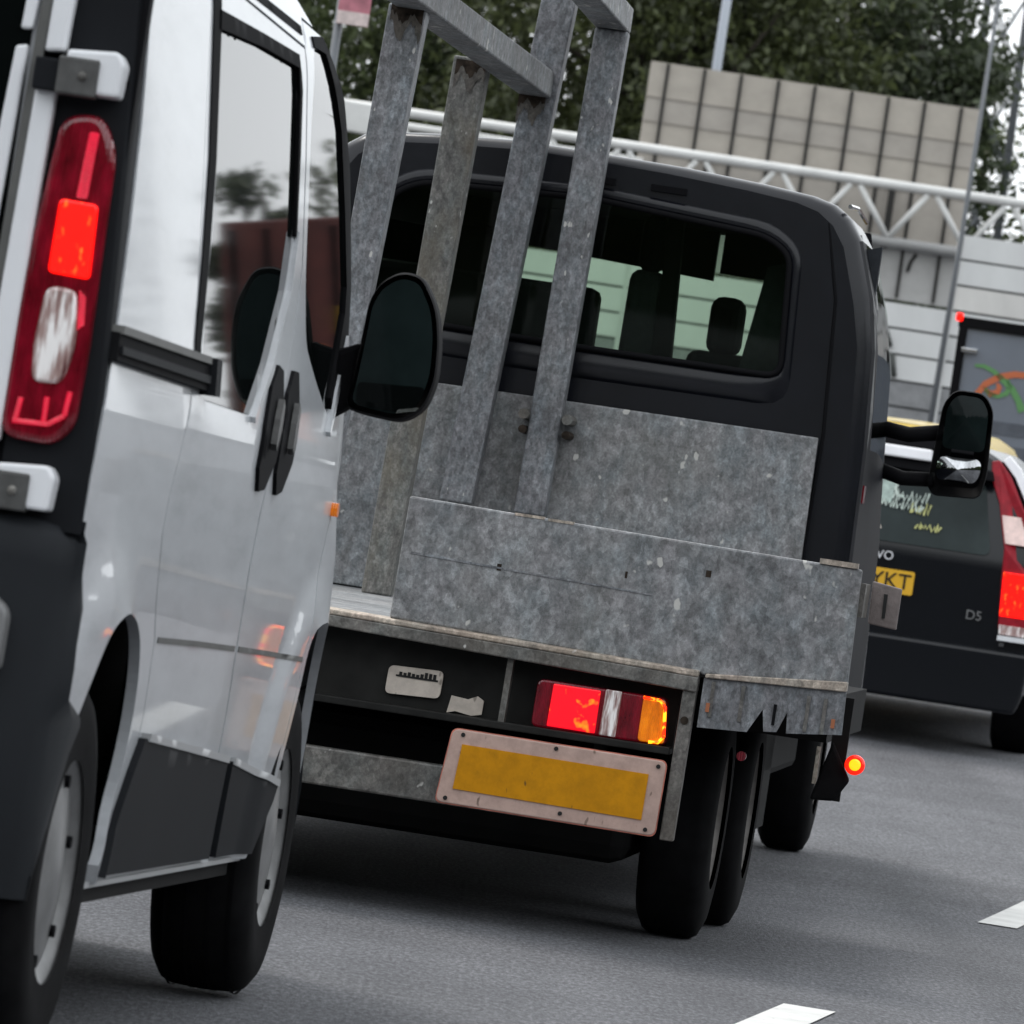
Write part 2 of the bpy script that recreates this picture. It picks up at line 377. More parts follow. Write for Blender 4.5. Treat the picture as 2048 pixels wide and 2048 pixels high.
RARCH = [(-2.938, .601), (-2.869, .659), (-2.79, .722), (-2.72, .758), (-2.604, .780), (-2.42, .779), (-2.314, .744), (-2.245, .683), (-2.212, .615), (-2.203, .543), (-2.228, .44), (-2.345, .335)]
FARCH = [(-.325, .300), (-.137, .430), (-.105, .458), (-.062, .54), (-.02, .657), (-.015, .73), (.041, .779), (.18, .80), (.36, .80), (.46, .76), (.52, .69), (.55, .6), (.57, .45), (.60, .30)]
def soft(P, n=2):
    for _ in range(n): P = [P[0]] + [q for a, b in zip(P, P[1:]) for q in ((.75 * a[0] + .25 * b[0], .75 * a[1] + .25 * b[1]), (.25 * a[0] + .75 * b[0], .25 * a[1] + .75 * b[1]))] + [P[-1]]
    return P
RARCH = soft(RARCH); FARCH = soft(FARCH)
outline = ([(-2.938, .601), (-3.107, .639), (-3.091, .713), (-3.06, .782), (-3.115, .85), (-3.168, .914), (-3.169, .989), (-3.133, 1.172), (-3.075, 1.25)] + REARLINE[1:]
           + [(-.75, 2.03), (-.42, 1.96), (-.12, 1.86), (.12, 1.73), (.36, 1.53), (.70, 1.27), (.88, 1.05), (.96, .8), (.98, .5), (.93, .30)] + FARCH[::-1] + [(-2.335, .302)] + RARCH[::-1][:-1])
SDOOR = [(-2.19, 1.925), (-.815, 1.925), (-.755, 1.72), (-.725, 1.5), (-.80, 1.36), (-.915, 1.26), (-.988, 1.13), (-1.05, 1.0), (-1.065, .89), (-1.035, .74), (-.99, .6), (-.96, .335),
         (-2.10, .335), (-2.085, .60), (-2.13, .737), (-2.205, .81), (-2.28, .93), (-2.27, 1.0), (-2.235, 1.06), (-2.185, 1.16), (-2.17, 1.26)]
FDOOR = [(-.80, 1.93), (-.76, 1.985), (-.45, 1.985), (-.16, 1.88), (.04, 1.72), (.19, 1.53), (.20, 1.36), (.13, 1.2), (.07, 1.0), (.0, .85), (-.06, .73), (-.09, .62), (-.13, .50), (-.19, .43), (-.36, .335),
         (-.945, .335), (-.975, .6), (-1.02, .74), (-1.05, .89), (-1.035, 1.0), (-.973, 1.13), (-.90, 1.265), (-.785, 1.37), (-.71, 1.5), (-.74, 1.72)]
SWIN = rounded([(-2.055, 1.862), (-.945, 1.893), (-.895, 1.73), (-.876, 1.552), (-.95, 1.44), (-1.165, 1.285), (-1.385, 1.175), (-2.06, 1.175), (-2.085, 1.30), (-2.035, 1.45), (-2.02, 1.6)], .05)
FWIN = rounded([(-.664, 1.94), (-.45, 1.955), (-.18, 1.855), (0, 1.72), (.13, 1.52), (.09, 1.39), (-.165, 1.226), (-.398, 1.288), (-.594, 1.352), (-.655, 1.479), (-.69, 1.796)], .045)
body = sheet('body', M['white'], van, outline, [offset(SDOOR, .007), offset(FDOOR, .007)] if False else [], on_flank(0.045), .02, .06)
bpy.data.objects.remove(body)
def union_hole():
    # one hole for both doors: sliding door's rear, top and bottom joined with the front door's front
    a = offset(SDOOR, .007); b = offset(FDOOR, .007)
    return [a[0], (-.80, 1.932)] + b[1:16] + a[12:]
hole = union_hole()
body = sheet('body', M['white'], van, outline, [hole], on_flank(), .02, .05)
# roof, far flank and nose belong to the same body shell
def shell(src):
    bm = bmesh.new(); bm.from_mesh(src.data)
    roof = [[] for _ in range(9)]
    for k in range(9):
        t = k / 8
        for i in range(15):
            x = -3.185 + (3.185 - .75) * i / 14; y0 = flank(x, 2.03); y = y0 + (VW - 2 * y0) * t
            roof[k].append(bm.verts.new((x, y, 2.03 + .05 * math.sin(math.pi * t) ** .7)))
    for k in range(8):
        for i in range(14): bm.faces.new((roof[k][i], roof[k][i + 1], roof[k + 1][i + 1], roof[k + 1][i])).smooth = True
    nose = [(-.12, 1.86), (.12, 1.73), (.36, 1.53), (.70, 1.27), (.88, 1.05), (.96, .8), (.98, .5), (.93, .30)]
    rows = []
    for (x, z) in nose[3:]:
        y0 = flank(x, z); rows.append([bm.verts.new((x + .16 * math.sin(math.pi * k / 10) ** .6, y0 + (VW - 2 * y0) * k / 10, z)) for k in range(11)])
    for i in range(len(rows) - 1):
        for k in range(10): bm.faces.new((rows[i][k], rows[i][k + 1], rows[i + 1][k + 1], rows[i + 1][k])).smooth = True
    bm.to_mesh(src.data); bm.free()
shell(body)
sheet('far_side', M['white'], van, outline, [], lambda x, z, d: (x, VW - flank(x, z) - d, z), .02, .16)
mb = MB(); top = [(-.75, 2.03), (-.42, 1.96), (-.12, 1.86), (.12, 1.73), (.36, 1.53), (.70, 1.27)]
mb.grid([[(x + .16 * math.sin(math.pi * k / 10) ** .6 * (.2 + .16 * i), flank(x, z) + (VW - 2 * flank(x, z)) * k / 10, z + (.05 if i == 0 else .0) * math.sin(math.pi * k / 10)) for k in range(11)] for i, (x, z) in enumerate(top)])
mb.build('windscreen', M['darkglass'], van, smooth=True)
# dark inside: backing behind the shut lines, wheel wells, floor
sheet('door_backing', M['black'], van, offset(hole, .03), [], on_flank(-.035), .004, .12)
MB().box(-3.0, .75, .30, 1.6, .42, 1.2).box(-3.0, .85, .22, 1.68, .34, .43).build('underbody', M['underbody'], van)
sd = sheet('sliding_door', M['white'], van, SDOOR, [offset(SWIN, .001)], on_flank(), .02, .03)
sheet('window', M['darkglass'], sd, offset(SWIN, -.001), [], on_flank(-.003), .006, .03)
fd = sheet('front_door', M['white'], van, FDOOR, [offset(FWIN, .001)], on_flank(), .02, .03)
sheet('window', M['darkglass'], fd, offset(FWIN, -.001), [], on_flank(-.003), .006, .03)
# black seal down the rear of the sliding door's window, bright beads and door frames
def ribbon(name, m, par, pts, wdt, off=.004, th=.008):
    q = []
    for i, p in enumerate(pts):
        a = Vector(pts[max(i - 1, 0)]); b = Vector(pts[min(i + 1, len(pts) - 1)]); d = (b - a).normalized(); n = Vector((-d.y, d.x)); ww = wdt[i] if isinstance(wdt, (list, tuple)) else wdt
        q.append((Vector(p) + n * ww / 2, Vector(p) - n * ww / 2))
    poly = [tuple(a) for a, b in q] + [tuple(b) for a, b in q[::-1]]
    return sheet(name, m, par, poly, [], on_flank(off), th, .05)
ribbon('window_seal', M['seal'], sd, [(-2.12, 1.89), (-2.085, 1.6), (-2.11, 1.42), (-2.15, 1.27), (-2.13, 1.2)], [.10, .085, .08, .07, .06], .003)
ribbon('window_bead', M['white'], sd, [(-.865, 1.56), (-.94, 1.432), (-1.155, 1.277), (-1.38, 1.168)], [.003, .02, .024, .012], .010, .014)
ribbon('window_bead', M['white'], fd, [(-.185, 1.19), (-.10, 1.27), (.06, 1.40)], [.012, .03, .02], .010, .014)
ribbon('window_seal', M['seal'], fd, [(-.655, 1.955), (-.45, 1.968), (-.19, 1.85), (-.03, 1.70), (.09, 1.53), (.06, 1.41), (-.15, 1.25)], [.02, .035, .08, .13, .15, .13, .04], .004)
ribbon('window_seal', M['seal'], sd, [(-2.09, 1.852), (-1.5, 1.874), (-.96, 1.888), (-.91, 1.83), (-.893, 1.72), (-.878, 1.55)], [.034, .026, .026, .034, .034, .02], .006)
ribbon('roof_gutter', M['seal'], van, [(-2.75, 1.952), (-2.2, 1.952), (-1.6, 1.955), (-.82, 1.96)], .018, .001, .004)
sheet('front_bumper', M['trim'], van, [(.50, .31), (.975, .31), (.99, .62), (.56, .66), (.585, .5)], [], on_flank(.006), .02, .06)
# door handles: dark scoop with a paint-coloured bar
def handle(par, top, bot):
    mx_, mz = (top[0] + bot[0]) / 2, (top[1] + bot[1]) / 2; dx, dz = top[0] - bot[0], top[1] - bot[1]
    pts = [(top[0] - .02, top[1]), (top[0] - .25 * dx + .025, top[1] - .25 * dz), (mx_ + .03, mz), (bot[0] + .2 * dx + .01, bot[1] + .2 * dz), bot]
    h = ribbon('handle', M['black'], par, pts, [.07, .165, .20, .16, .06], .008, .014)
    ribbon('handle_bar', M['hinge'], par, [(top[0] - .30 * dx + .01, top[1] - .30 * dz), (mx_ + .01, mz), (bot[0] + .3 * dx + .015, bot[1] + .3 * dz)], [.02, .034, .02], .022, .012)
handle(sd, (-.995, 1.285), (-1.20, 1.06)); handle(fd, (-.755, 1.29), (-.935, 1.06))
# sliding-door rail
rail = sheet('slide_rail', M['seal'], van, [(-3.17, 1.188), (-2.075, 1.19), (-2.055, 1.247), (-3.15, 1.235)], [], on_flank(.016), .02, .06)
sheet('rail_lip', M['gap'], rail, [(-3.15, 1.233), (-2.10, 1.238), (-2.10, 1.251), (-3.14, 1.247)], [], on_flank(.022), .03, .08)
sheet('rail_groove', M['trim'], rail, [(-3.15, 1.200), (-2.10, 1.203), (-2.10, 1.217), (-3.15, 1.213)], [], on_flank(.022), .02, .08)
sheet('end_cap', M['trim'], rail, [(-2.095, 1.182), (-2.03, 1.184), (-2.02, 1.25), (-2.085, 1.25)], [], on_flank(.03), .04, .05)
# body-side strip and sill cladding
rub = ribbon('side_strip', M['gap'], sd, [(-2.10, .737), (-1.6, .735), (-1.06, .730)], .011, .002, .008)
ribbon('side_strip', M['gap'], fd, [(-1.0, .730), (-.5, .724), (-.09, .718)], .011, .002, .008)
CLA = [(-2.085, .560), (-.915, .510), (-.905, .40), (-.885, .312), (-2.325, .314), (-2.235, .40), (-2.15, .50)]
CLB = [(-.835, .507), (-.165, .456), (-.19, .42), (-.36, .312), (-.79, .312), (-.82, .42)]
for P in (CLA, CLB): sheet('sill_cladding', M['trim'], van, P, [], on_flank(.014), .03, .05)
ribbon('cladding_edge', M['edge'], van, [(-2.06, .562), (-1.5, .538), (-.92, .512)], .014, .018, .02)
ribbon('cladding_edge', M['edge'], van, [(-.83, .508), (-.5, .484), (-.17, .457)], .014, .018, .02)
MB().box(-2.40, -.33, .03, .07, .294, .304).build('sill_lip', M['edge'], van)
MB().box(-2.35, -.36, .05, .14, .262, .40).build('sill_member', M['underbody'], van)
sheet('side_repeater', M['amberlens'], van, rounded([(.065, 1.025), (.098, 1.025), (.098, 1.055), (.065, 1.055)], .012), [], on_flank(.014), .015, .03)
# rear: corner trim, bumper, tail light, doors, hinges
XR = -3.20
def corner_x(z):
    return table([(.6, -3.09), (.713, -3.091), (.782, -3.06), (.914, -3.168), (.989, -3.169), (1.172, -3.133), (1.25, -3.075), (1.409, -2.997), (1.576, -2.933), (1.698, -2.908), (1.799, -2.893), (2.03, -2.88)], z)
rows = []
for k in range(26):
    z = .90 + (2.03 - .90) * k / 25; xc = corner_x(z); y0 = flank(xc, z); r = .02
    rows.append([(xc + .015, y0 + .004, z), (xc - .01, y0 + .004, z), (min(xc - .02, XR + r), y0 * .5, z), (XR + .006, y0 * .5 + .006, z), (XR, y0 * .5 + .02, z), (XR, .145, z)])
MB().grid(rows).build('corner_trim', M['trim'], van, angle=35)
MB().box(-3.185, -3.15, .02, VW - .02, .5, 1.95).build('rear_frame', M['black'], van)
MB().box(XR - .004, XR + .002, .03, .14, 1.631, 1.636).build('trim_joint', M['black'], van)
mb = MB(); prof = [(-3.265, VW - .06), (-3.29, 1.4), (-3.295, .95), (-3.29, .4), (-3.28, .14), (-3.265, .06), (-3.235, .015), (-3.19, -.005)]
def bx(z): return table([(.34, -3.10), (.39, -3.066), (.455, -3.034), (.535, -2.995), (.584, -2.93), (.60, -2.945), (.625, -3.10), (.713, -3.097), (.782, -3.066), (.85, -3.12), (.914, -3.175), (.96, -3.175)], z)
zs = [.30, .34, .40, .46, .54, .585, .60, .63, .68, .72, .78, .82, .86, .905, .925, .94]
for z in zs:
    t = .02 if z < .92 else .02 + (z - .92) * 3; e = bx(z); sh = .03 * max(0, (.5 - z) / .2)
    row = [(x + t + sh, y + (t * .6 if y < .5 else 0), z - .018 * (1 - min(1, max(0, y) / .2)) * (1 if z > .85 else 0)) for x, y in prof]
    ex = max(e, -3.18); row += [((ex - 3.19) / 2 if ex > -3.16 else ex, flank(ex, z) - .012 + t * .6 - .012, z - (.018 if z > .85 else 0)), (ex, flank(ex, z) - .006, z - (.018 if z > .85 else 0)), (ex + .004, flank(ex, z) + .03, z - (.018 if z > .85 else 0))]
    rows_ = row; mb.v += []
    if z == zs[0]: G = []
    G.append(row)
mb.grid(G); mb.grid([[(p[0], p[1], p[2]) for p in G[-1][:8]], [(-3.15, max(p[1], .03), .945) for p in G[-1][:8]]])
bump_ = mb.build('rear_bumper', M['bumper'], van, angle=50)
MB().prism(rounded([(.084, .665), (.11, .665), (.2, .67), (.2, .79), (.12, .79), (.082, .765)], .03), 'x', -3.30, -3.25).build('fog_reflector', M['hub'], bump_, bevel=.006)
LAMP = rounded([(.148, 1.04), (.06, 1.035), (.028, 1.07), (.024, 1.2), (.026, 1.35), (.028, 1.52), (.058, 1.578), (.125, 1.565), (.14, 1.40), (.150, 1.25)], .03)
LAMP = [(y + .004 - .028 * max(0, (1.3 - z) / .3) * 0, z) for y, z in LAMP]
tl = MB().prism(LAMP, 'x', XR - .030, XR + .005).build('tail_light', M['redlens'], van, bevel=.012, seg=3, smooth=False)
MB().prism(rounded([(.110, 1.432), (.046, 1.430), (.042, 1.308), (.112, 1.311)], .010), 'x', XR - .036, XR - .02).build('brake_lens', M['brake'], tl, bevel=.004)
MB().prism(rounded([(.110, 1.29), (.060, 1.29), (.047, 1.2), (.062, 1.135), (.112, 1.132), (.118, 1.2)], .018), 'x', XR - .036, XR - .02).build('reversing_lens', M['clearlens'], tl, bevel=.006)
MB().prism(rounded([(.078, 1.545), (.062, 1.545), (.066, 1.437), (.084, 1.437)], .004), 'x', XR - .034, XR - .02).build('light_strip', M['redbright'], tl)
MB().prism([(.056, 1.29), (.044, 1.28), (.040, 1.235), (.050, 1.225)], 'x', XR - .034, XR - .02).build('light_strip', M['redbright'], tl)
mb = MB()
for a, b in (((.046, 1.125), (.050, 1.085)), ((.050, 1.085), (.075, 1.068)), ((.075, 1.068), (.132, 1.066)), ((.082, 1.068), (.082, 1.112)), ((.128, 1.07), (.124, 1.105))):
    mb.tube([(XR - .032, a[0], a[1]), (XR - .032, b[0], b[1])], .0045, 6)
mb.build('light_outline', M['redbright'], tl)
rd = MB().box(XR - .005, XR + .02, .178, .95, .93, 1.93).build('rear_door', M['white'], van, bevel=.01)
strips = [(.1445, .176, 1.667, 1.92, .0085), (.150, .184, 1.03, 1.607, .0005)]
MB().hexa([(XR - .03, .138, 1.668), (XR - .03, .172, 1.664), (XR - .03, .168, 1.93), (XR - .03, .128, 1.93)], [(XR, .138, 1.668), (XR, .172, 1.664), (XR, .168, 1.93), (XR, .128, 1.93)]).build('door_edge', M['cap'], rd, bevel=.006)
MB().hexa([(XR - .03, .150, 1.03), (XR - .03, .19, 1.03), (XR - .03, .178, 1.608), (XR - .03, .143, 1.612)], [(XR, .150, 1.03), (XR, .19, 1.03), (XR, .178, 1.608), (XR, .143, 1.612)]).build('door_edge', M['cap'], rd, bevel=.006)
MB().hexa([(XR - .018, .19, 1.03), (XR - .018, .206, 1.03), (XR - .018, .186, 1.95), (XR - .018, .168, 1.95)], [(XR, .19, 1.03), (XR, .206, 1.03), (XR, .186, 1.95), (XR, .168, 1.95)]).build('door_seal', M['gap'], rd)
MB().hexa([(XR - .026, .198, 1.697), (XR - .026, .217, 1.695), (XR - .026, .208, 1.93), (XR - .026, .180, 1.93)], [(XR, .198, 1.697), (XR, .217, 1.695), (XR, .208, 1.93), (XR, .180, 1.93)]).build('door_edge', M['cap'], rd, bevel=.005)
MB().hexa([(XR - .026, .208, 1.36), (XR - .026, .236, 1.36), (XR - .026, .221, 1.668), (XR - .026, .200, 1.672)], [(XR, .208, 1.36), (XR, .236, 1.36), (XR, .221, 1.668), (XR, .200, 1.672)]).build('door_edge', M['cap'], rd, bevel=.005)
MB().hexa([(XR - .026, .216, 1.03), (XR - .026, .25, 1.03), (XR - .026, .238, 1.34), (XR - .026, .209, 1.34)], [(XR, .216, 1.03), (XR, .25, 1.03), (XR, .238, 1.34), (XR, .209, 1.34)]).build('door_edge', M['cap'], rd, bevel=.005)
MB().box(XR - .016, XR, .200, .9, 1.16, 1.93).build('window', M['darkglass'], rd, bevel=.01)
MB().box(XR - .020, XR, .26, .9, 1.76, 1.925).build('brake_light_panel', M['trim'], rd, bevel=.01)
rd2 = MB().box(XR - .005, XR + .02, .96, VW - .15, .93, 1.93).build('rear_door', M['white'], van, bevel=.01)
MB().box(XR - .016, XR, 1.0, 1.64, 1.16, 1.90).build('window', M['darkglass'], rd2, bevel=.01)
def hinge(z, dy):
    h = MB().prism(rounded([(.130 + dy, z + .034), (.046 + dy, z + .040), (.034 + dy, z + .022), (.038 + dy, z - .034), (.130 + dy, z - .034)], .008), 'x', XR - .06, XR + .004).build('hinge', M['cap'], van, bevel=.006)
    MB().box(XR - .068, XR - .03, .073 + dy, .14 + dy, z - .040, z + .022).build('hinge_plate', M['hinge'], h, bevel=.004)
    MB().lathe([(-.072, .0001), (-.072, .007), (-.06, .010)], (XR, .098 + dy, z - .008), 12, 'x').build('hinge_pin', M['chassis'], h, smooth=True)
    MB().box(XR - .055, XR, .135 + dy, .18 + dy, z - .036, z + .016).build('hinge_arm', M['trim'], h, bevel=.003)
hinge(1.637, 0); hinge(.962, .012)
# wheels
def van_wheel(x, y, side=1):
    T = [(0, .19), (-.002, .225), (-.006, .26), (.0, .298), (.018, .326), (.04, .336), (.102, .339), (.165, .336), (.188, .326), (.205, .298), (.205, .2), (.10, .19)]
    t = MB().lathe([(o * side, r) for o, r in T], (x, y, .337), 40).build('wheel', M['rubber'], van, angle=40)
    h = MB().lathe([(o * side, r) for o, r in [(.006, .215), (.000, .206), (.006, .19), (.020, .17), (.016, .12), (.006, .06), (.002, .0001)]], (x, y, .337), 40).build('wheel_cover', M['hub'], t, angle=35)
    if side > 0:
        v0 = MB().lathe([(.010, .0001), (.010, .011), (.02, .011)], (0, 0, 0), 10).build('cover_vent', M['black'], t)
        for k in range(6):
            o = v0 if k == 0 else v0.copy(); a = k * 2 * math.pi / 6 + .3; o.location = (x + .155 * math.cos(a), y, .337 + .155 * math.sin(a))
            if k: col.objects.link(o)
    mb = MB()
    for q in range(4): mb.lathe([((.03 + .045 * q) * side, .3392), ((.037 + .045 * q) * side, .3392)], (x, y, .337), 40)
    mb.build('tread_grooves', M['black'], t)
for x in (0.03, -2.82):
    van_wheel(x, .010); van_wheel(x, VW - .010, -1)
# wing mirror
mr = rounded([(-.018, 1.255), (-.06, 1.248), (-.135, 1.243), (-.178, 1.276), (-.194, 1.336), (-.189, 1.42), (-.174, 1.485), (-.135, 1.545), (-.09, 1.548), (-.052, 1.52), (-.034, 1.48), (-.03, 1.40), (-.024, 1.31)], .03)
mir = MB()
cx_ = sum(p[0] for p in mr) / len(mr); cz_ = sum(p[1] for p in mr) / len(mr)
loops = []
for (dx, k) in ((-.10, 1.0), (-.085, 1.03), (-.02, 1.03), (.05, .9), (.09, .62), (.10, .2)):
    loops.append([(dx, cx_ + (p[0] - cx_) * k, cz_ + (p[1] - cz_) * k) for p in mr])
for a, b in zip(loops, loops[1:]): mir.grid([a + a[:1], b + b[:1]])
mirror = mir.build('mirror', M['black'], van, smooth=True)
shr = [(cx_ + (p[0] - cx_) * .88, cz_ + (p[1] - cz_) * .93) for p in mr]
up = [p for p in shr]
MB().prism(up, 'x', -.098, -.09).build('mirror_glass', M['mirror'], mirror)
MB().prism(rounded([(-.04, 1.262), (-.155, 1.258), (-.176, 1.30), (-.176, 1.318), (-.035, 1.31)], .012), 'x', -.104, -.096).build('lower_glass', M['darkglass'], mirror)
MB().prism([(-.125, 1.256), (-.165, 1.266), (-.172, 1.275), (-.128, 1.264)], 'x', -.108, -.10).build('mirror_highlight', M['chrome'], mirror)
MB().hexa([(-.06, -.03, 1.26), (-.06, .03, 1.21), (-.06, .03, 1.37), (-.06, -.03, 1.40)], [(.06, -.03, 1.27), (.10, .03, 1.23), (.10, .03, 1.36), (.05, -.03, 1.38)]).build('mirror_arm', M['black'], mirror, bevel=.015)

# ------------------------------------------------------------------ the flatbed truck (x = 0 at its tail, y = 0 at its right edge)
truck = tag(empty('flatbed_truck', (0.9424, 17.1504, 0)  , 6.0), 'dark navy flatbed truck with galvanised bed, seen from behind beside the van', 'truck')
BW = 2.42
MB().prism([(.05, .02), (.05, BW - .03), (4.28, BW - .03), (4.28, .41), (.34, .41), (.30, .02)], 'z', .742, .776).build('bed_floor', M['galv'], truck)
tb = MB().prism([(.0, .776), (.006, 1.086), (.5, 1.092), (.95, 1.098), (1.225, 1.103), (1.232, .774), (.39, .752), (.385, .748)], 'x', .012, .045).build('tailboard', M['galv'], truck, bevel=.006)
MB().prism([(.55, .936), (.55, .940), (1.20, .957), (1.20, .951)], 'x', .0095, .02).build('crease', M['galvdark'], tb)
for y0, y1, z in ((.86, .94, 1.0985), (.78, .85, 1.0965)): box('worn_edge', M['ledge'], tb, .010, .03, y0, y1, z - .006, z + .0015)
for y, z, w_ in ((.955, .955, .012), (.62, .985, .006), (.40, 1.02, .014)): box('dent', M['rust'], tb, .0105, .02, y, y + w_, z - .014, z + .004)
MB().box(.004, .05, .018, .12, 1.086, 1.1).build('tailboard_cap', M['ledge'], tb)
MB().box(.02, .05, .28, .34, 1.096, 1.104).build('tailboard_cap', M['ledge'], tb) if False else None
MB().hexa([(.0, .0, .760), (.0, .375, .742), (.0, .375, .753), (.0, .0, .787)], [(.06, .0, .760), (.06, .375, .742), (.06, .375, .753), (.06, .0, .787)]).build('bed_edge', M['ledge'], truck, bevel=.003)
MB().hexa([(-.01, .392, .700), (-.01, 2.40, .757), (-.01, 2.40, .779), (-.01, .392, .741)], [(.07, .392, .700), (.07, 2.40, .757), (.07, 2.40, .786), (.07, .392, .756)]).build('rear_beam', M['chassis'], truck, bevel=.004)
MB().hexa([(-.012, .392, .741), (-.012, 2.40, .779), (-.012, 2.40, .792), (-.012, .392, .757)], [(.05, .392, .745), (.05, 2.40, .785), (.05, 2.40, .796), (.05, .392, .762)]).build('bed_edge', M['ledge'], truck, bevel=.004)
# right-hand skirt with its two torn notches
sk = [(.378, .741), (.0, .760), (-.004, .646), (.142, .628), (.147, .684), (.168, .628), (.202, .624), (.212, .682), (.246, .616), (.378, .609)]
skirt = MB().prism(sk, 'x', .012, .022).build('side_skirt', M['galvdark'], truck)
for y in (.345, .265, .09, .045): box('rib', M['chassis'], skirt, .006, .013, y, y + .010, .640 + .03 * (y > .2) * 0, .735)
for y, z in ((.352, .665), (.018, .672)): box('marker_dot', M['dullorange'], skirt, .002, .013, y, y + .010, z - .012, z + .012)
box('slot', M['black'], skirt, .004, .0135, .176, .184, .645, .70)
box('bed_side', M['underbody'], truck, .36, 4.28, .385, .405, .66, .775)
# chassis rear: dark recessed panel, frame, lamp, labels
box('recess_panel', M['panelblack'], truck, .10, .12, .44, BW - .02, .545, .76)
box('recess_lip', M['panelblack'], truck, .0, .12, .44, BW - .02, .525, .545, .003)
MB().hexa([(.0, .432, .30), (.0, .396, .30), (.0, .392, .745), (.0, .428, .745)], [(.06, .432, .30), (.06, .396, .30), (.06, .392, .745), (.06, .428, .745)]).build('corner_post', M['chassis'], truck, bevel=.003)
MB().lathe([(-.004, .0001), (-.004, .011), (.005, .011)], (0, .412, .622), 12, 'x').build('post_bolt', M['rust'], truck)
MB().hexa([(.02, .905, .54), (.02, .889, .54), (.02, .886, .745), (.02, .902, .745)], [(.06, .905, .54), (.06, .889, .54), (.06, .886, .745), (.06, .902, .745)]).build('divider', M['chassis'], truck)
tlm = MB().prism(rounded([(.818, .545), (.816, .673), (.468, .672), (.455, .546)], .02), 'x', .03, .11).build('tail_lamp', M['redlens'], truck, bevel=.006)
MB().prism([(.775, .552), (.772, .666), (.645, .666), (.645, .551)], 'x', .022, .04).build('brake_lens', M['truckred'], tlm, bevel=.003)
MB().prism([(.634, .549), (.632, .672), (.588, .672), (.590, .549)], 'x', .020, .04).build('reversing_lens', M['clearlens'], tlm, bevel=.003)
MB().prism(rounded([(.530, .549), (.530, .668), (.470, .666), (.458, .551)], .012), 'x', .022, .04).build('indicator_lens', M['amberlens'], tlm, bevel=.003)
mb = MB(); pth = [(.02, .530, .666), (.02, .485, .664), (.02, .469, .648), (.02, .462, .570), (.02, .475, .553), (.02, .50, .551)]
mb.tube(pth, .0045, 6).build('indicator_glow', M['marker'], tlm, smooth=True)
lb = MB().prism(rounded([(1.224, .572), (1.076, .578), (1.074, .652), (1.222, .648)], .016), 'x', .088, .10).build('label_plate', M['label'], truck)
rng = random.Random(4); mb = MB()
for k in range(9):
    y = 1.192 - k * .0115; h = rng.uniform(.006, .016); mb.prism([(y, .626), (y - .008, .626), (y - .008, .626 + h), (y, .626 + h)], 'x', .085, .09)
mb.box(.085, .09, 1.086, 1.200, .621, .626); tag(mb.build('label_print', M['ink'], lb), kind='stuff')
lb2 = MB().prism([(1.052, .545), (1.03, .552), (.985, .546), (.958, .553), (.957, .590), (.975, .60), (1.0, .588), (1.045, .592)], 'x', .092, .10).build('torn_sticker', M['label'], truck)
box('underrun_bar', M['chassis'], truck, .02, .09, .46, 2.38, .304, .406, .006)
pl = MB().prism(rounded([(1.034, .312), (.444, .308), (.440, .508), (1.014, .510)], .02), 'x', -.030, -.018).build('rear_marking_plate', M['redborder'], truck, bevel=.003)
MB().prism(rounded([(1.0365, .3095), (.4415, .3055), (.4375, .5105), (1.0165, .5125)], .02), 'x', -.027, -.019).build('plate_edge', mat('worn red edge', (.40, .13, .09), .6, var=.5, scale=20), pl)
MB().prism([(.992, .352), (.484, .346), (.482, .468), (.984, .472)], 'x', -.0335, -.029).build('reflective_panel', M['amberplate'], pl)
for y, z in ((1.008, .325), (.735, .498), (.70, .330), (.47, .322), (.46, .492), (.985, .497)): MB().lathe([(-.033, .0001), (-.033, .006), (-.029, .006)], (0, y, z), 8, 'x').build('rivet', M['ink'], pl)
for y in (.65, 1.75): box('chassis_rail', M['underbody'], truck, .12, 6.9, y, y + .09, .44, .64)
box('mudguard', M['underbody'], truck, .33, 2.2, .05, .62, .61, .735); box('mudguard', M['underbody'], truck, .33, 2.2, 1.8, 2.37, .61, .735)
box('mud_flap', M['underbody'], truck, 2.24, 2.26, .34, .62, .24, .70); box('belly_blocker', M['underbody'], truck, 2.6, 5.6, .42, 2.1, .36, .70, .03); box('axle_blocker', M['underbody'], truck, .5, 2.3, .55, 1.85, .19, .5, .05); box('side_blocker', M['underbody'], truck, 2.3, 4.25, .42, .46, .20, .70); box('side_blocker', M['underbody'], truck, .1, 4.25, 2.34, 2.38, .22, .70); box('gearbox_blocker', M['underbody'], truck, 2.4, 6.2, .75, 1.7, .20, .5, .06)  # side boards and low boxes added to block light under the bed
mf = box('marker_bracket', M['underbody'], truck, .30, .33, -.01, .035, .46, .74)
box('bracket_strap', M['ledge'], truck, .25, .27, .058, .068, .50, .60)
MB().hexa([(.28, .07, .455), (.28, .005, .46), (.28, -.03, .52), (.28, .03, .62)], [(.31, .07, .455), (.31, .005, .46), (.31, -.03, .52), (.31, .03, .62)]).build('marker_stalk', M['rubber'], truck, bevel=.008)
ml = MB().lathe([(-.005, .0001), (-.005, .022), (.0, .027), (.03, .027), (.035, .02)], (.26, -.038, .565), 20, 'x').build('side_marker_lamp', mat('lit red lens', (.4, .01, .01), .2, emit=(1, .012, 0), es=1.0), truck, angle=40)
MB().lathe([(-.009, .0001), (-.009, .011), (-.006, .0155), (-.004, .0165)], (.26, -.039, .566), 16, 'x').build('lamp_core', mat('lit amber core', (.6, .2, .01), .3, emit=(1, .36, .005), es=1.5), ml)
MB().lathe([(-.004, .0001), (-.004, .013), (.02, .013)], (.2, .262, .545), 12, 'x').build('rear_reflector', M['redlens'], truck)
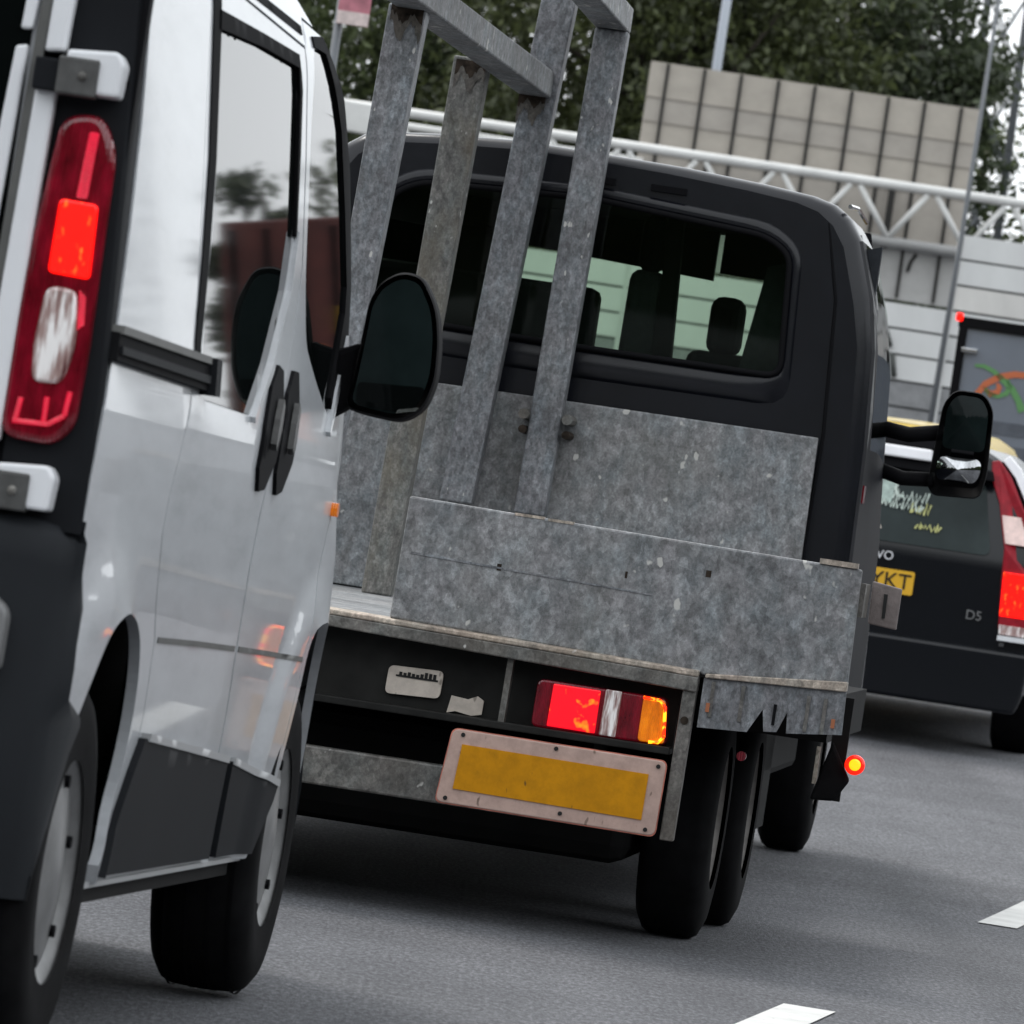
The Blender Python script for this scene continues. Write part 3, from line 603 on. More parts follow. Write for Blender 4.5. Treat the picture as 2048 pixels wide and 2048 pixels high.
bk = MB().prism([(-.015, .945), (-.092, .938), (-.092, 1.050), (-.012, 1.060)], 'x', .30, .34).build('hinge_bracket', mat('primed bracket', (.135, .112, .106), .7, var=.25, scale=30, bmp=.2), truck, bevel=.004)
MB().prism([(-.05, .965), (-.058, .965), (-.057, 1.03), (-.047, 1.03)], 'x', .296, .301).build('slot', M['ink'], bk)
MB().box(.05, .30, -.008, .006, .96, 1.05).build('bracket_arm', M['chassis'], bk)
# headboard behind the cab
hb = MB().prism([(.418, .78), (.424, 1.490), (1.2, 1.49), (2.30, 1.482), (2.34, .78)], 'x', 4.20, 4.225).build('headboard', M['galv'], truck, bevel=.004)
# load rack: tapering square posts carrying two rails along the bed
def post(name_m, x, top, bot, zt, zb, dx=.10):
    a = [(x, top[0], zt), (x, top[1], zt), (x + dx, top[1], zt), (x + dx, top[0], zt)]; b = [(x, bot[0], zb), (x, bot[1], zb), (x + dx, bot[1], zb), (x + dx, bot[0], zb)]
    return MB().hexa(b, a).build('rack_post', M[name_m], truck, bevel=.006)
p1 = post('galvdark', 1.585, (1.578, 1.690), (1.66, 1.735), 2.513, .776)
p2 = post('galvbrown', 3.39, (1.590, 1.703), (1.652, 1.745), 2.513, .776)
p3 = post('galvdark', 4.065, (1.405, 1.520), (1.512, 1.62), 2.96, 1.105)
p4 = post('galvdark', 4.08, (1.232, 1.342), (1.270, 1.372), 2.715, 1.10, .09)
railA = MB().hexa([(.9, 1.590, 2.515), (.9, 1.700, 2.515), (.9, 1.700, 2.605), (.9, 1.590, 2.605)], [(4.06, 1.449, 2.462), (4.06, 1.56, 2.462), (4.06, 1.56, 2.55), (4.06, 1.449, 2.55)]).build('rack_rail', M['galv'], truck, bevel=.006)
railB = MB().hexa([(.9, 1.300, 2.80), (.9, 1.41, 2.80), (.9, 1.41, 2.89), (.9, 1.300, 2.89)], [(4.17, 1.232, 2.715), (4.17, 1.342, 2.715), (4.17, 1.342, 2.80), (4.17, 1.232, 2.80)]).build('rack_rail', M['galv'], truck, bevel=.006)
box('rack_crossbar', M['galvdark'], truck, 4.07, 4.16, 1.20, 1.56, 2.965, 3.05, .006)
for x, y0, y1, z in ((1.58, 1.578, 1.69, 2.44), (3.385, 1.59, 1.703, 2.43), (4.06, 1.46, 1.565, 2.40)):
    for q_, (hh, mm) in enumerate(((.105, 'rustlight'), (.05, 'rust'))):
        n = 18; rgw = random.Random(int(x * 10) + q_); lowr = [(y0 + .006 + (y1 - y0 - .016) * q / n, z + .072 - hh * (.75 + .25 * math.sin(q * .55 + x)) + rgw.uniform(-.010, .010)) for q in range(n + 1)]
        MB().prism(lowr + [(y1 - .010, z + .072), (y0 + .006, z + .072)], 'x', x - .0012 - .0008 * q_, x).build('weld_stain', M[mm], truck)
for y in (1.381, 1.236):
    MB().tube([(4.02, y, 1.425), (4.20, y, 1.425)], .018, 8).build('clamp_bolt', M['chassis'], p4)
    MB().tube([(4.05, y, 1.375), (4.20, y, 1.375)], .014, 8).build('clamp_bolt', M['rust'], p4)
# cab
OUT = [(.256, .60), (.261, 1.0), (.270, 1.48), (.291, 1.80), (.325, 1.98), (.385, 2.16), (.43, 2.225), (.485, 2.264), (.56, 2.284), (.72, 2.300), (1.0, 2.318), (1.285, 2.325)]
OUT = OUT + [(2.57 - y, z + .012 * min(1, max(0, (z - 1.9) / .3))) for y, z in OUT[::-1][1:]]
def section(x, inset, ztop, dz=0):
    k = (ztop - .60) / (2.327 - .60); r = []
    for y, z in OUT:
        d = 1.285 - y; n = d / max(abs(d), .3)
        r.append((x, y + inset * n, .60 + (z - .60) * k - inset * .6 * (z > 1.9)))
    return r
secs = [(4.30, .055, 2.327), (4.312, .025, 2.327), (4.335, .008, 2.327), (4.38, 0, 2.327), (4.6, 0, 2.33), (5.0, 0, 2.335), (5.25, 0, 2.33), (5.5, 0, 2.31), (5.65, .0, 2.27), (5.9, 0, 2.02), (6.2, .0, 1.74), (6.45, .01, 1.52), (6.6, .02, 1.42), (7.1, .04, 1.32), (7.35, .10, 1.18), (7.42, .16, 1.0)]
S = [section(*q) for q in secs]; m_ = len(OUT)
cabm, sidem, wsm, doorm = MB(), [MB(), MB()], MB(), [MB(), MB()]
for i in range(len(S) - 1):
    for j in range(m_ - 1):
        q = [S[i][j], S[i][j + 1], S[i + 1][j + 1], S[i + 1][j]]; x0 = secs[i][0]
        zc = sum(p[2] for p in q) / 4; yc = sum(p[1] for p in q) / 4
        if 5.65 <= x0 < 6.45 and .55 < yc < 2.0: wsm.add(q, [(0, 1, 2, 3)])
        elif 4.6 <= x0 < 5.65 and 1.40 < zc < 2.14: sidem[0 if yc < 1.285 else 1].add(q, [(0, 1, 2, 3)])
        elif 4.335 <= x0 < 6.2 and zc < 2.14: doorm[0 if yc < 1.285 else 1].add(q, [(0, 1, 2, 3)])
        else: cabm.add(q, [(0, 1, 2, 3)])
cabm.add(S[-1], [tuple(range(m_))])
cabm.box(4.33, 7.3, .30, 2.27, .58, .62)
bmv = cabm.build('cab', M['navy'], truck, angle=50)
bm = bmesh.new(); bm.from_mesh(bmv.data); bmesh.ops.remove_doubles(bm, verts=bm.verts, dist=.0005); bmesh.ops.recalc_face_normals(bm, faces=bm.faces); bm.to_mesh(bmv.data); bm.free()
for p in bmv.data.polygons: p.use_smooth = True
bmv.data.set_sharp_from_angle(angle=R(40))
M['navyshaded'] = mat('dull navy paint', (.006, .0065, .009), .55, spec=.12, var=.4, scale=6)  # navy with its shine cut so the doors read as shaded
for d_ in doorm: d_.build('door', M['navyshaded'], bmv, angle=50)
wsm.build('windscreen', M['glass'], bmv); sidem[0].build('side_window', M['glass'], bmv); sidem[1].build('side_window', M['glass'], bmv)
backout = [(y, z) for _, y, z in S[0]]
GL = rounded([(.588, 1.675), (.612, 2.075), (.700, 2.125), (1.28, 2.165), (1.86, 2.14), (1.955, 2.085), (1.98, 1.685), (1.28, 1.676)], .05)
back = sheet('back_panel', M['navy'], bmv, backout, [GL], lambda y, z, d: (4.300 + d + .02 * ((y - 1.2) / .8) ** 2 * 0, y, z), .03, .12)
PR = rounded([(.545, 1.575), (.57, 2.10), (.68, 2.175), (1.28, 2.212), (1.88, 2.19), (2.0, 2.115), (2.03, 1.585), (1.28, 1.57)], .09)
def polar(poly, c, a):
    d = Vector((math.cos(a), math.sin(a))); best = 0
    for p, q in zip(poly, poly[1:] + poly[:1]):
        p, q = Vector(p) - Vector(c), Vector(q) - Vector(c); e = q - p; den = d.x * e.y - d.y * e.x
        if abs(den) > 1e-9:
            t = (p.x * e.y - p.y * e.x) / den; u = (p.x * d.y - p.y * d.x) / den
            if t > 0 and -1e-6 <= u <= 1 + 1e-6: best = max(best, t)
    return Vector(c) + d * best
ctr_ = (1.28, 1.90); inn = offset(GL, .003); L = []
for q in range(9):
    t = q / 8; row = []
    for k in range(161):
        a = 2 * math.pi * k / 160; A, B = polar(inn, ctr_, a), polar(PR, ctr_, a); p = A.lerp(B, t); row.append((4.301 - .016 * math.sin(math.pi * t) ** .55, p.x, p.y))
    L.append(row)
MB().grid(L).build('window_pressing', M['navy'], bmv, smooth=True)
mb = MB(); pr = [(4.284, y, z) for y, z in offset(GL, .002)]; mb.tube(pr + pr[:2], .010, 6, caps=False).build('window_seal', M['seal'], bmv, smooth=True)
MB().prism(offset(GL, -.001), 'x', 4.296, 4.301).build('rear_window', M['glass'], bmv)
for y in (.98, 1.22): box('roof_vent', M['black'], bmv, 4.285, 4.31, y, y + .12, 2.222, 2.243)
MB().tube([(4.296, .425, 1.08), (4.296, .415, 1.5), (4.30, .44, 1.95), (4.305, .50, 2.20)], .006, 6).build('panel_seam', M['black'], bmv)
MB().tube([(4.34, .44, 2.265), (4.8, .44, 2.285), (5.4, .44, 2.275)], .008, 6).build('roof_gutter', M['chrome'], bmv)
MB().tube([(4.62, .276, 1.36), (4.62, .318, 1.95), (4.7, .36, 2.10)], .006, 6).build('door_seam', M['hub'], bmv)
MB().tube([(4.40, .278, 1.10), (4.40, .276, 1.6), (4.42, .31, 1.92), (4.44, .40, 2.18)], .007, 6).build('side_reflection', M['hub'], bmv)  # pale tube drawn as a light upright reflection on the cab side
box('side_reflector', M['redlens'], bmv, 4.45, 4.56, .262, .29, 1.30, 1.36); box('side_reflector', M['redlens'], bmv, 4.45, 4.56, .268, .29, 1.10, 1.17)
# interior
box('dashboard', M['seatdark'], bmv, 6.05, 6.5, .34, 2.22, 1.0, 1.475, .04)
def seatb(y0, y1, z1, hy0, hy1, m, x=4.95):
    s = MB().hexa([(x, y0, .85), (x, y1, .85), (x - .16, y1 - .03, z1), (x - .16, y0 + .03, z1)], [(x + .14, y0, .85), (x + .14, y1, .85), (x - .03, y1 - .03, z1), (x - .03, y0 + .03, z1)]).build('seat', m, bmv, bevel=.04, seg=3)
    MB().box(x - .17, x - .06, hy0, hy1, z1 - .01, z1 + .19).build('headrest', M['seatdark'], bmv, bevel=.04, seg=3)
seatb(.60, .98, 1.74, .77, .89, M['seatdark'], 5.0); seatb(1.02, 1.20, 1.98, 1.06, 1.15, M['seat'], 4.9); seatb(1.30, 1.42, 2.0, 1.32, 1.40, M['seatdark'], 4.9); seatb(1.47, 2.0, 1.86, 1.62, 1.86, M['seatdark'], 5.0)
MB().box(4.72, 4.86, 1.26, 2.1, .8, 1.89).build('bench_back', M['seatdark'], bmv, bevel=.03)
MB().hexa([(4.75, .945, .8), (4.75, 1.03, .8), (4.75, 1.07, 2.28), (4.75, 1.02, 2.28)], [(4.82, .945, .8), (4.82, 1.03, .8), (4.82, 1.07, 2.28), (4.82, 1.02, 2.28)]).build('cab_bar', M['seatdark'], bmv)
box('roof_lining', M['seatdark'], bmv, 4.36, 5.6, .46, 2.1, 2.17, 2.24, .02)
MB().hexa([(5.40, .36, 2.02), (5.40, .92, 2.03), (5.40, .92, 2.24), (5.40, .42, 2.24)], [(5.45, .36, 2.02), (5.45, .92, 2.03), (5.45, .92, 2.24), (5.45, .42, 2.24)]).build('sun_visor', M['seatdark'], bmv)
MB().hexa([(5.40, .94, 2.0), (5.40, 2.2, 2.06), (5.40, 2.15, 2.24), (5.40, .94, 2.24)], [(5.45, .94, 2.0), (5.45, 2.2, 2.06), (5.45, 2.15, 2.24), (5.45, .94, 2.24)]).build('sun_visor', M['seatdark'], bmv)
MB().hexa([(4.6, .33, 1.3), (4.6, .80, 1.3), (4.6, .70, 2.04), (4.6, .33, 2.16)], [(4.66, .33, 1.3), (4.66, .80, 1.3), (4.66, .70, 2.04), (4.66, .33, 2.16)]).build('side_trim', M['seat'], bmv)
# door mirror on its arms
mo = rounded([(.11, 1.41), (.085, 1.375), (-.08, 1.385), (-.095, 1.47), (-.085, 1.70), (-.045, 1.755), (.06, 1.755), (.095, 1.70)], .03)
mmb = MB(); cy = .01; cz = 1.57; L = [[(x, cy + (y - cy) * k, cz + (z - cz) * k) for y, z in mo] for x, k in ((5.63, .98), (5.645, 1.0), (5.70, .98), (5.76, .8), (5.79, .4))]
for a, b in zip(L, L[1:]): mmb.grid([a + a[:1], b + b[:1]])
tm = mmb.build('door_mirror', M['black'], truck, smooth=True)
def dome(name, m, par, poly, x, bulge):
    cy0 = sum(p[0] for p in poly) / len(poly); cz0 = sum(p[1] for p in poly) / len(poly); mb = MB(); L = []; poly = dense(poly, .008)
    for q in range(6):
        k = 1 - q / 5; L.append([(x - bulge * (1 - k * k), cy0 + (y - cy0) * max(k, .01), cz0 + (z - cz0) * max(k, .01)) for y, z in poly])
    for a, b in zip(L, L[1:]): mb.grid([a + a[:1], b + b[:1]])
    o = mb.build(name, m, par); bm = bmesh.new(); bm.from_mesh(o.data); bmesh.ops.remove_doubles(bm, verts=bm.verts, dist=1e-5); bm.to_mesh(o.data); bm.free()
    for p in o.data.polygons: p.use_smooth = True
    return o
dome('mirror_glass', M['mirror'], tm, rounded([(.078, 1.545), (-.072, 1.548), (-.068, 1.69), (-.036, 1.737), (.05, 1.737), (.078, 1.69)], .025), 5.634, .022)
dome('lower_glass', mat('convex mirror', (.42, .43, .44), .06, metal=1, var=.5, scale=18, stretch=(1, 1.6, .5)), tm, rounded([(.088, 1.43), (-.062, 1.43), (-.074, 1.525), (.086, 1.522)], .06, 8), 5.634, .035)
MB().tube([(5.68, .08, 1.60), (5.70, .20, 1.575), (5.72, .30, 1.585)], .028, 10).build('mirror_arm', M['black'], tm, smooth=True)
MB().tube([(5.68, .09, 1.43), (5.70, .20, 1.42), (5.72, .29, 1.44)], .026, 10).build('mirror_arm', M['black'], tm, smooth=True)
# wheels
def truck_wheel(x, y, rad=.345, wd=.19, side=1, z=None):
    z = rad if z is None else z
    T = [(0, .20), (-.002, .25), (.004, rad - .05), (.02, rad - .012), (.04, rad), (wd - .04, rad), (wd - .02, rad - .012), (wd, rad - .05), (wd, .2)]
    t = MB().lathe([(o * side, r) for o, r in T], (x, y, z), 36).build('wheel', M['rubber'], truck, angle=40)
    MB().lathe([(o * side, r) for o, r in [(.012, .205), (.03, .19), (.08, .17), (.09, .09), (.04, .08), (.035, .0001)]], (x, y, z), 28).build('rim', M['steel'], t, angle=40)
for x, y in ((.87, .335), (1.73, .305)): truck_wheel(x, y); truck_wheel(x, BW - y, side=-1)
truck_wheel(6.83, .395, z=.36); truck_wheel(6.83, 2.17, side=-1, z=.36)

# ------------------------------------------------------------------ the dark estate car ahead on the right
suv = tag(empty('estate_car', (1.85, 34.0, gz(34) + .045), 7.5, -1.5), 'black estate car with yellow rear number plate and tall red tail light', 'car')
M['carblack'] = mat('black car paint', (.004, .005, .007), .2, spec=1.3)
M['carglass'] = mat('smoked car glass', (.026, .034, .034), .08, spec=.3, var=.35, scale=2)
BODY = [(.30, .93), (.42, .965), (.60, .97), (.80, .965), (.93, .945), (1.0, .925)]        # (height, half width)
CAB_ = [(1.0, .905), (1.20, .845), (1.38, .765), (1.47, .70), (1.53, .58), (1.57, .30), (1.575, 0)]
def car_ring(x, prof, sx=0, shrink=0): return [(x + sx * (z - .3), -(h - shrink), z) for z, h in prof] + [(x + sx * (z - .3), h - shrink, z) for z, h in prof[::-1]]
mb = MB()
pro = [(z, h) for z, h in BODY] + CAB_[1:]
def full(x, lean, sh=0.0, top=1.0):
    r = [(x + lean * max(0, z - 1.0), -max(h - sh, 0), .3 + (z - .3) * top) for z, h in pro]; return r + [(a, -b, c) for a, b, c in r[::-1][1:]]
ringsv = [full(0.0, .42, .06), full(.03, .42, .015), full(.10, .40), full(.6, .1), full(1.6, 0), full(2.4, -.0, 0, .99), full(2.9, 0, .03, .80), full(3.3, 0, .05, .52), full(4.3, 0, .08, .48), full(4.6, 0, .25, .42)]
for a, b in zip(ringsv, ringsv[1:]): mb.grid([a, b])
k_ = len(pro); mb.grid([[ringsv[0][i], ringsv[0][-1 - i]] for i in range(k_ - 1)]); mb.add(ringsv[-1], [tuple(range(len(ringsv[-1])))])
cb = mb.build('body', M['carblack'], suv, angle=30)
def back(x, z): return x + .42 * max(0, z - 1.0)
def rearplate(name, m, par, pts, th=.03, x0=-.012, bev=0):
    a = [(back(x0, z), y, z) for y, z in pts]; b = [(back(x0 + th, z), y, z) for y, z in pts]; n = len(pts)
    return MB().add(a + b, [tuple(range(n)), tuple(range(2 * n - 1, n - 1, -1))] + [(i, n + i, n + (i + 1) % n, (i + 1) % n) for i in range(n)]).build(name, m, par, bevel=bev)
rearplate('rear_window', M['carglass'], suv, rounded([(.66, 1.0), (-.66, 1.0), (-.575, 1.375), (.575, 1.375)], .05))
rearplate('spoiler', M['seal'], suv, [(.62, 1.385), (-.62, 1.385), (-.60, 1.44), (.60, 1.44)], .10, -.09, .01)
rearplate('spoiler', M['seal'], suv, [(.56, 1.505), (-.56, 1.505), (-.52, 1.575), (.52, 1.575)], .10, -.05, .01)
M['reflection_trim'] = mat('pale reflection and trim', (.72, .72, .74), .4, var=.1, scale=4)  # pale tone for the spoiler's sky reflection, shoulders and badge
rearplate('spoiler_reflection', M['reflection_trim'], suv, [(.30, 1.442), (-.285, 1.442), (-.275, 1.502), (.30, 1.502)], .12, -.13, .012)  # sky reflection on the spoiler, built as a pale bar
for s in (-1, 1):
    l = rearplate('tail_light', M['redmatt'], suv, [(s * y, z) for y, z in ((.585, 1.49), (.60, 1.40), (.66, 1.28), (.725, 1.05), (.735, .88), (.755, .63), (.93, .62), (.935, .85), (.90, 1.05), (.80, 1.25), (.70, 1.42), (.625, 1.50))], .05, -.022, .006)
    rearplate('reversing_lens', mat('pale lens', (.75, .55, .50), .2, coat=.5, var=.25, scale=16), l, [(s * y, z) for y, z in ((.685, 1.22), (.725, 1.075), (.855, 1.075), (.785, 1.22))], .03, -.03, .004)
    rearplate('brake_lens', M['brake'], l, [(s * y, z) for y, z in ((.742, .93), (.752, .70), (.915, .70), (.915, .93))], .03, -.03, .004)
    rearplate('shoulder', M['reflection_trim'], suv, [(s * y, z) for y, z in ((.64, 1.50), (.72, 1.42), (.82, 1.26), (.92, 1.06), (.955, .90), (.965, .90), (.945, 1.08), (.85, 1.29), (.74, 1.47), (.67, 1.53))], .10, .0, .004)
    rearplate('bumper_reflector', M['chrome'], suv, [(s * y, z) for y, z in ((.775, .545), (.80, .545), (.80, .565), (.775, .565))], .02, -.075)
    rearplate('lower_lens', M['clearlens'], l, [(s * y, z) for y, z in ((.762, .605), (.93, .605), (.93, .655), (.758, .655))], .03, -.03, .003)
    rearplate('chrome_trim', M['cap'], suv, [(s * y, z) for y, z in ((.76, .575), (.96, .575), (.96, .60), (.76, .60))], .03, -.06)
rearplate('rear_bumper', M['carblack'], suv, [(.90, .20), (-.90, .20), (-.93, .30), (-.945, .52), (.945, .52), (.93, .30)], .10, -.07, .02)
npl = rearplate('number_plate', M['yellowplate'], suv, rounded([(.26, .735), (-.285, .735), (-.285, .858), (.26, .858)], .012), .02, -.022)
text_mesh('plate_text', 'YKT', M['ink'], npl, .115, Matrix.Translation((-.024, -.165, .797)) @ REAR)
text_mesh('badge', 'VOLVO', M['reflection_trim'], suv, .064, Matrix.Translation((-.018, -.055, .925)) @ REAR, .006)
text_mesh('badge', 'D5', M['hub'], suv, .07, Matrix.Translation((-.016, -.62, .68)) @ REAR)
# handwriting and stickers on the rear window
M['sticker'] = mat('pale window sticker', (.34, .42, .38), .6, var=.5, scale=24)
rearplate('window_sticker', M['sticker'], suv, [(.10, 1.335), (-.115, 1.335), (-.10, 1.20), (.10, 1.19)], .004, -.0165)
def scrawl(y0, z0, n, h, seed, m, r0=.0045):
    r = random.Random(seed); pts = []; y = y0
    for k in range(n):
        y -= r.uniform(.004, .016); z = z0 - (y0 - y) * .05 + (h * r.uniform(.4, 1.1) if k % 2 else r.uniform(-.006, .004)); pts.append((back(-.018, z), y, z))
    return MB().tube(pts, r0, 5).build('window_writing', m, suv)
M['chalk'] = mat('white chalk', (.60, .68, .62), .8); M['chalky'] = mat('yellow chalk', (.60, .60, .25), .8)
MB().tube([(back(-.018, z), y, z) for y, z in ((-.16, 1.325), (-.125, 1.315), (-.112, 1.28), (-.125, 1.245), (-.16, 1.238))], .009, 5).build('window_writing', M['chalk'], suv)
scrawl(-.10, 1.225, 18, .055, 3, M['chalk'], .006); scrawl(-.02, 1.185, 26, .045, 5, M['chalk'], .006); scrawl(-.20, 1.165, 12, .06, 9, M['chalky']); scrawl(-.24, 1.09, 16, .04, 7, M['chalky'], .006)
rearplate('window_sticker', M['label'], suv, [(-.02, 1.06), (-.075, 1.06), (-.045, 1.125)], .004, -.0165)
def car_wheel(par, x, y, r=.33, s=1, dz=0):
    t = MB().lathe([(0, .2), (-.002 * s, r - .05), (.02 * s, r), (.2 * s, r), (.22 * s, r - .05), (.22 * s, .2)], (x, y, r + dz), 28).build('wheel', M['rubber'], par, angle=40)
    MB().lathe([(.012 * s, .21), (.03 * s, .12), (.02 * s, .0001)], (x, y, r + dz), 20).build('rim', M['hub'], t, angle=40)
for x in (1.02, 3.75): car_wheel(suv, x, -.965, .345, 1, -.045); car_wheel(suv, x, .965, .345, -1, -.045)
box('underbody', M['underbody'], suv, .2, 4.2, -.75, .75, .20, .4)

# ------------------------------------------------------------------ yellow, red and white car further on
yc_ = tag(empty('service_car', (2.36, 42.0, gz(42)), 7.5, -2), 'yellow and white service car with red stripes, half hidden behind the black car', 'car')
M['yellow'] = mat('yellow car paint', (.72, .52, .10), .35, coat=.5, var=.1, scale=5); M['cream'] = mat('cream car paint', (.80, .76, .62), .35, coat=.5)
M['stripe'] = mat('red stripe', (.35, .015, .02), .4)
def ring2(x, lean, sh=0, top=1.0, k=.94):
    r = [(x + lean * max(0, z - .95), -max(h * k - sh, 0), .3 + (z - .3) * top) for z, h in pro]; return r + [(a, -b, c) for a, b, c in r[::-1][1:]]
rr = [ring2(0, .45, .05), ring2(.04, .45, .01), ring2(.12, .4), ring2(.7, .1), ring2(2.4, 0), ring2(3.0, 0, .03, .75), ring2(3.4, 0, .05, .52), ring2(4.4, 0, .2, .45)]
mb = MB()
for a, b in zip(rr, rr[1:]): mb.grid([a, b])
mb.grid([[rr[0][i], rr[0][-1 - i]] for i in range(k_ - 1)]); mb.add(rr[-1], [tuple(range(len(rr[-1])))])
mb.build('body', M['yellow'], yc_, angle=30)
def back(x, z): return x + .45 * max(0, z - .95)
rearplate('roof_edge', M['yellow'], yc_, [(.56, 1.475), (-.60, 1.475), (-.55, 1.535), (.50, 1.55)], .12, -.10, .01)
rearplate('rear_window', M['carglass'], yc_, rounded([(.62, .98), (-.62, .98), (-.55, 1.38), (.55, 1.38)], .05))
rearplate('rear_pillar', M['yellow'], yc_, [(-.57, 1.32), (-.60, 1.50), (-.735, 1.47), (-.735, 1.34)], .05, -.04)
rearplate('stripe', M['stripe'], yc_, [(-.735, 1.335), (-.725, 1.475), (-.755, 1.465), (-.77, 1.33)], .05, -.043)
rearplate('rear_pillar', M['cream'], yc_, [(-.79, 1.30), (-.76, 1.46), (-.83, 1.38), (-.90, 1.22), (-.88, 1.15)], .05, -.04)
for k in range(6): rearplate('stripe', M['stripe' if k % 2 else 'yellow'], yc_, [(.8 - k * .28, .5), (.52 - k * .28, .5), (.52 - k * .28 , .9), (.8 - k * .28, .9)], .02, -.03)
for x in (.9, 3.5): car_wheel(yc_, x, -.9); car_wheel(yc_, x, .9, s=-1)

# ------------------------------------------------------------------ slate-grey box lorry at the right edge
bl = tag(empty('box_lorry', (3.21, 50.0, gz(50)), 7.5, -2), 'slate grey box lorry with a green and orange swirl on its back', 'lorry')
M['slate'] = mat('slate panel', (.145, .165, .20), .5, var=.08, scale=3); M['slatedark'] = mat('dark slate print', (.075, .085, .105), .6, var=.3, scale=8)
bx_ = box('box_body', M['slate'], bl, .0, 6.5, -2.45, 0, .95, 2.30, .02)
box('roof_frame', M['seal'], bl, -.03, .06, -2.47, .02, 2.275, 2.36, .008); box('side_frame', M['seal'], bl, -.03, .06, -.055, .012, .95, 2.28, .008)
box('lettering_panel', M['slatedark'], bx_, -.006, .004, -2.2, -.12, 1.28, 1.42); box('lettering_panel', M['slatedark'], bx_, -.006, .004, -2.2, -.12, 1.50, 1.60)
box('top_marker', M['brake'], bl, -.05, .0, -.01, .045, 2.32, 2.385, .012)
box('door_hinge', M['chrome'], bl, -.05, .01, -.155, -.03, 2.09, 2.125, .006)
def flat_curve(name, m, par, pts, w_):
    q = []
    for i, p in enumerate(pts):
        a, b = Vector(pts[max(0, i - 1)]), Vector(pts[min(len(pts) - 1, i + 1)]); n = Vector((-(b - a).y, (b - a).x)).normalized(); k = w_[i] / 2
        q.append((Vector(p) + n * k, Vector(p) - n * k))
    a = [(-.008, p.x, p.y) for p, _ in q]; b = [(-.008, p.x, p.y) for _, p in q]
    return MB().grid([a, b]).build(name, m, par)
M['orange'] = mat('orange print', (.50, .13, .05), .6); M['green'] = mat('green print', (.10, .26, .09), .6)
flat_curve('swirl', M['orange'], bl, [(-.15, 1.66), (-.18, 1.76), (-.25, 1.87), (-.35, 1.94), (-.46, 1.975), (-.58, 1.98)], [.03, .045, .05, .05, .05, .045])
flat_curve('swirl', M['orange'], bl, [(-.26, 1.83), (-.30, 1.80), (-.35, 1.82), (-.36, 1.86), (-.34, 1.89)], [.03, .05, .05, .04, .02])
flat_curve('swirl', M['green'], bl, [(-.15, 2.00), (-.22, 2.005), (-.30, 1.975), (-.38, 1.92), (-.46, 1.86), (-.52, 1.78), (-.56, 1.70)], [.02, .03, .035, .045, .05, .05, .06])
flat_curve('swirl', M['green'], bl, [(-.24, 1.85), (-.29, 1.80), (-.36, 1.79), (-.42, 1.82), (-.44, 1.88), (-.41, 1.93)], [.02, .04, .03, .04, .04, .02])
box('chassis', M['underbody'], bl, .1, 8.2, -2.1, -.3, .5, .95); box('cab', M['slate'], bl, 6.7, 8.4, -2.35, -.1, .6, 2.2, .1)
for x in (1.2, 7.4): car_wheel(bl, x, -2.4, .42); car_wheel(bl, x, -.06, .42, -1)

# ------------------------------------------------------------------ gantry, its sign seen from behind, noise barrier
M['truss'] = mat('white truss paint', (.62, .62, .60), .45, var=.12, scale=1.5); M['trussgrey'] = mat('grey truss tube', (.26, .26, .255), .5, var=.15, scale=2)
gan = tag(empty('gantry', (0, 100, 0)), 'white tubular lattice gantry spanning the road behind the truck cab', 'gantry')
def bar(name, m, par, a, b, r, n=8): return MB().tube([a, b], r, n).build(name, m, par, smooth=True)
def G(X, Y, Z): return (Y - 100, -X, Z) if False else (X, Y, Z)
gan.matrix_world = Matrix.Translation((0, 100, 0))
TOPZ, BOTZ = 6.93, 6.07
bar('chord', M['truss'], gan, (-9, 0, TOPZ), (16, 0, TOPZ + .03), .075); bar('chord', M['truss'], gan, (-9, .9, TOPZ - .15), (1.2, .9, TOPZ - .15), .06)
bar('chord', M['trussgrey'], gan, (-9, .1, BOTZ), (16, .1, BOTZ), .085); bar('chord', M['trussgrey'], gan, (-9, .9, BOTZ), (16, .9, BOTZ), .06)
for k in range(-8, 12):
    x = 2.08 + 1.2 * k
    bar('brace', M['truss'], gan, (x + .07, .0, TOPZ - .06), (x + .60, .08, BOTZ + .07), .045); bar('brace', M['truss'], gan, (x - .07, .0, TOPZ - .06), (x - .58, .08, BOTZ + .07), .045)
for k in range(-8, 12): bar('brace', M['trussgrey'], gan, (2.6 + 1.2 * k, .1, BOTZ), (2.0 + 1.2 * k, .9, BOTZ), .03)
MB().prism([(-3.48, 6.52), (-3.04, 6.50), (-3.0, 6.98), (-3.48, 6.99)], 'y', -.15, .0).build('end_plate', M['truss'], gan, bevel=.03)
for x in (-9.0, 16.0): box('tower_leg', M['trussgrey'], gan, x - .2, x + .2, -.1, .9, .0, 7.1, .02)
sg = tag(empty('sign_board', (0, 101, 0)), 'beige ribbed back of a large road sign behind the lattice gantry', 'road sign'); sg.matrix_world = Matrix.Translation((0, 101, 0))
def boardmat(name, c): return mat(name, c, .7, var=.10, scale=2.2, stretch=(1, 1, 1.5), bmp=.1, bscale=12)
M['board'] = boardmat('beige sheet', (.40, .365, .315)); M['board2'] = boardmat('warm grey sheet', (.37, .34, .30)); M['board3'] = boardmat('light grey sheet', (.46, .455, .44)); M['railm'] = mat('sheet seam', (.27, .245, .215), .7); M['ribm'] = mat('dark rib', (.035, .034, .032), .7)
edges = [1.10, 1.38, 1.955, 2.53, 3.115, 3.685, 4.265, 4.84, 5.41, 5.985, 6.27]
rows_b = [(5.24, 6.08, 'board3'), (6.10, 6.92, 'board2'), (6.93, 7.42, 'board'), (7.43, 7.80, 'board2'), (7.81, 8.36, 'board')]
rg = random.Random(2)
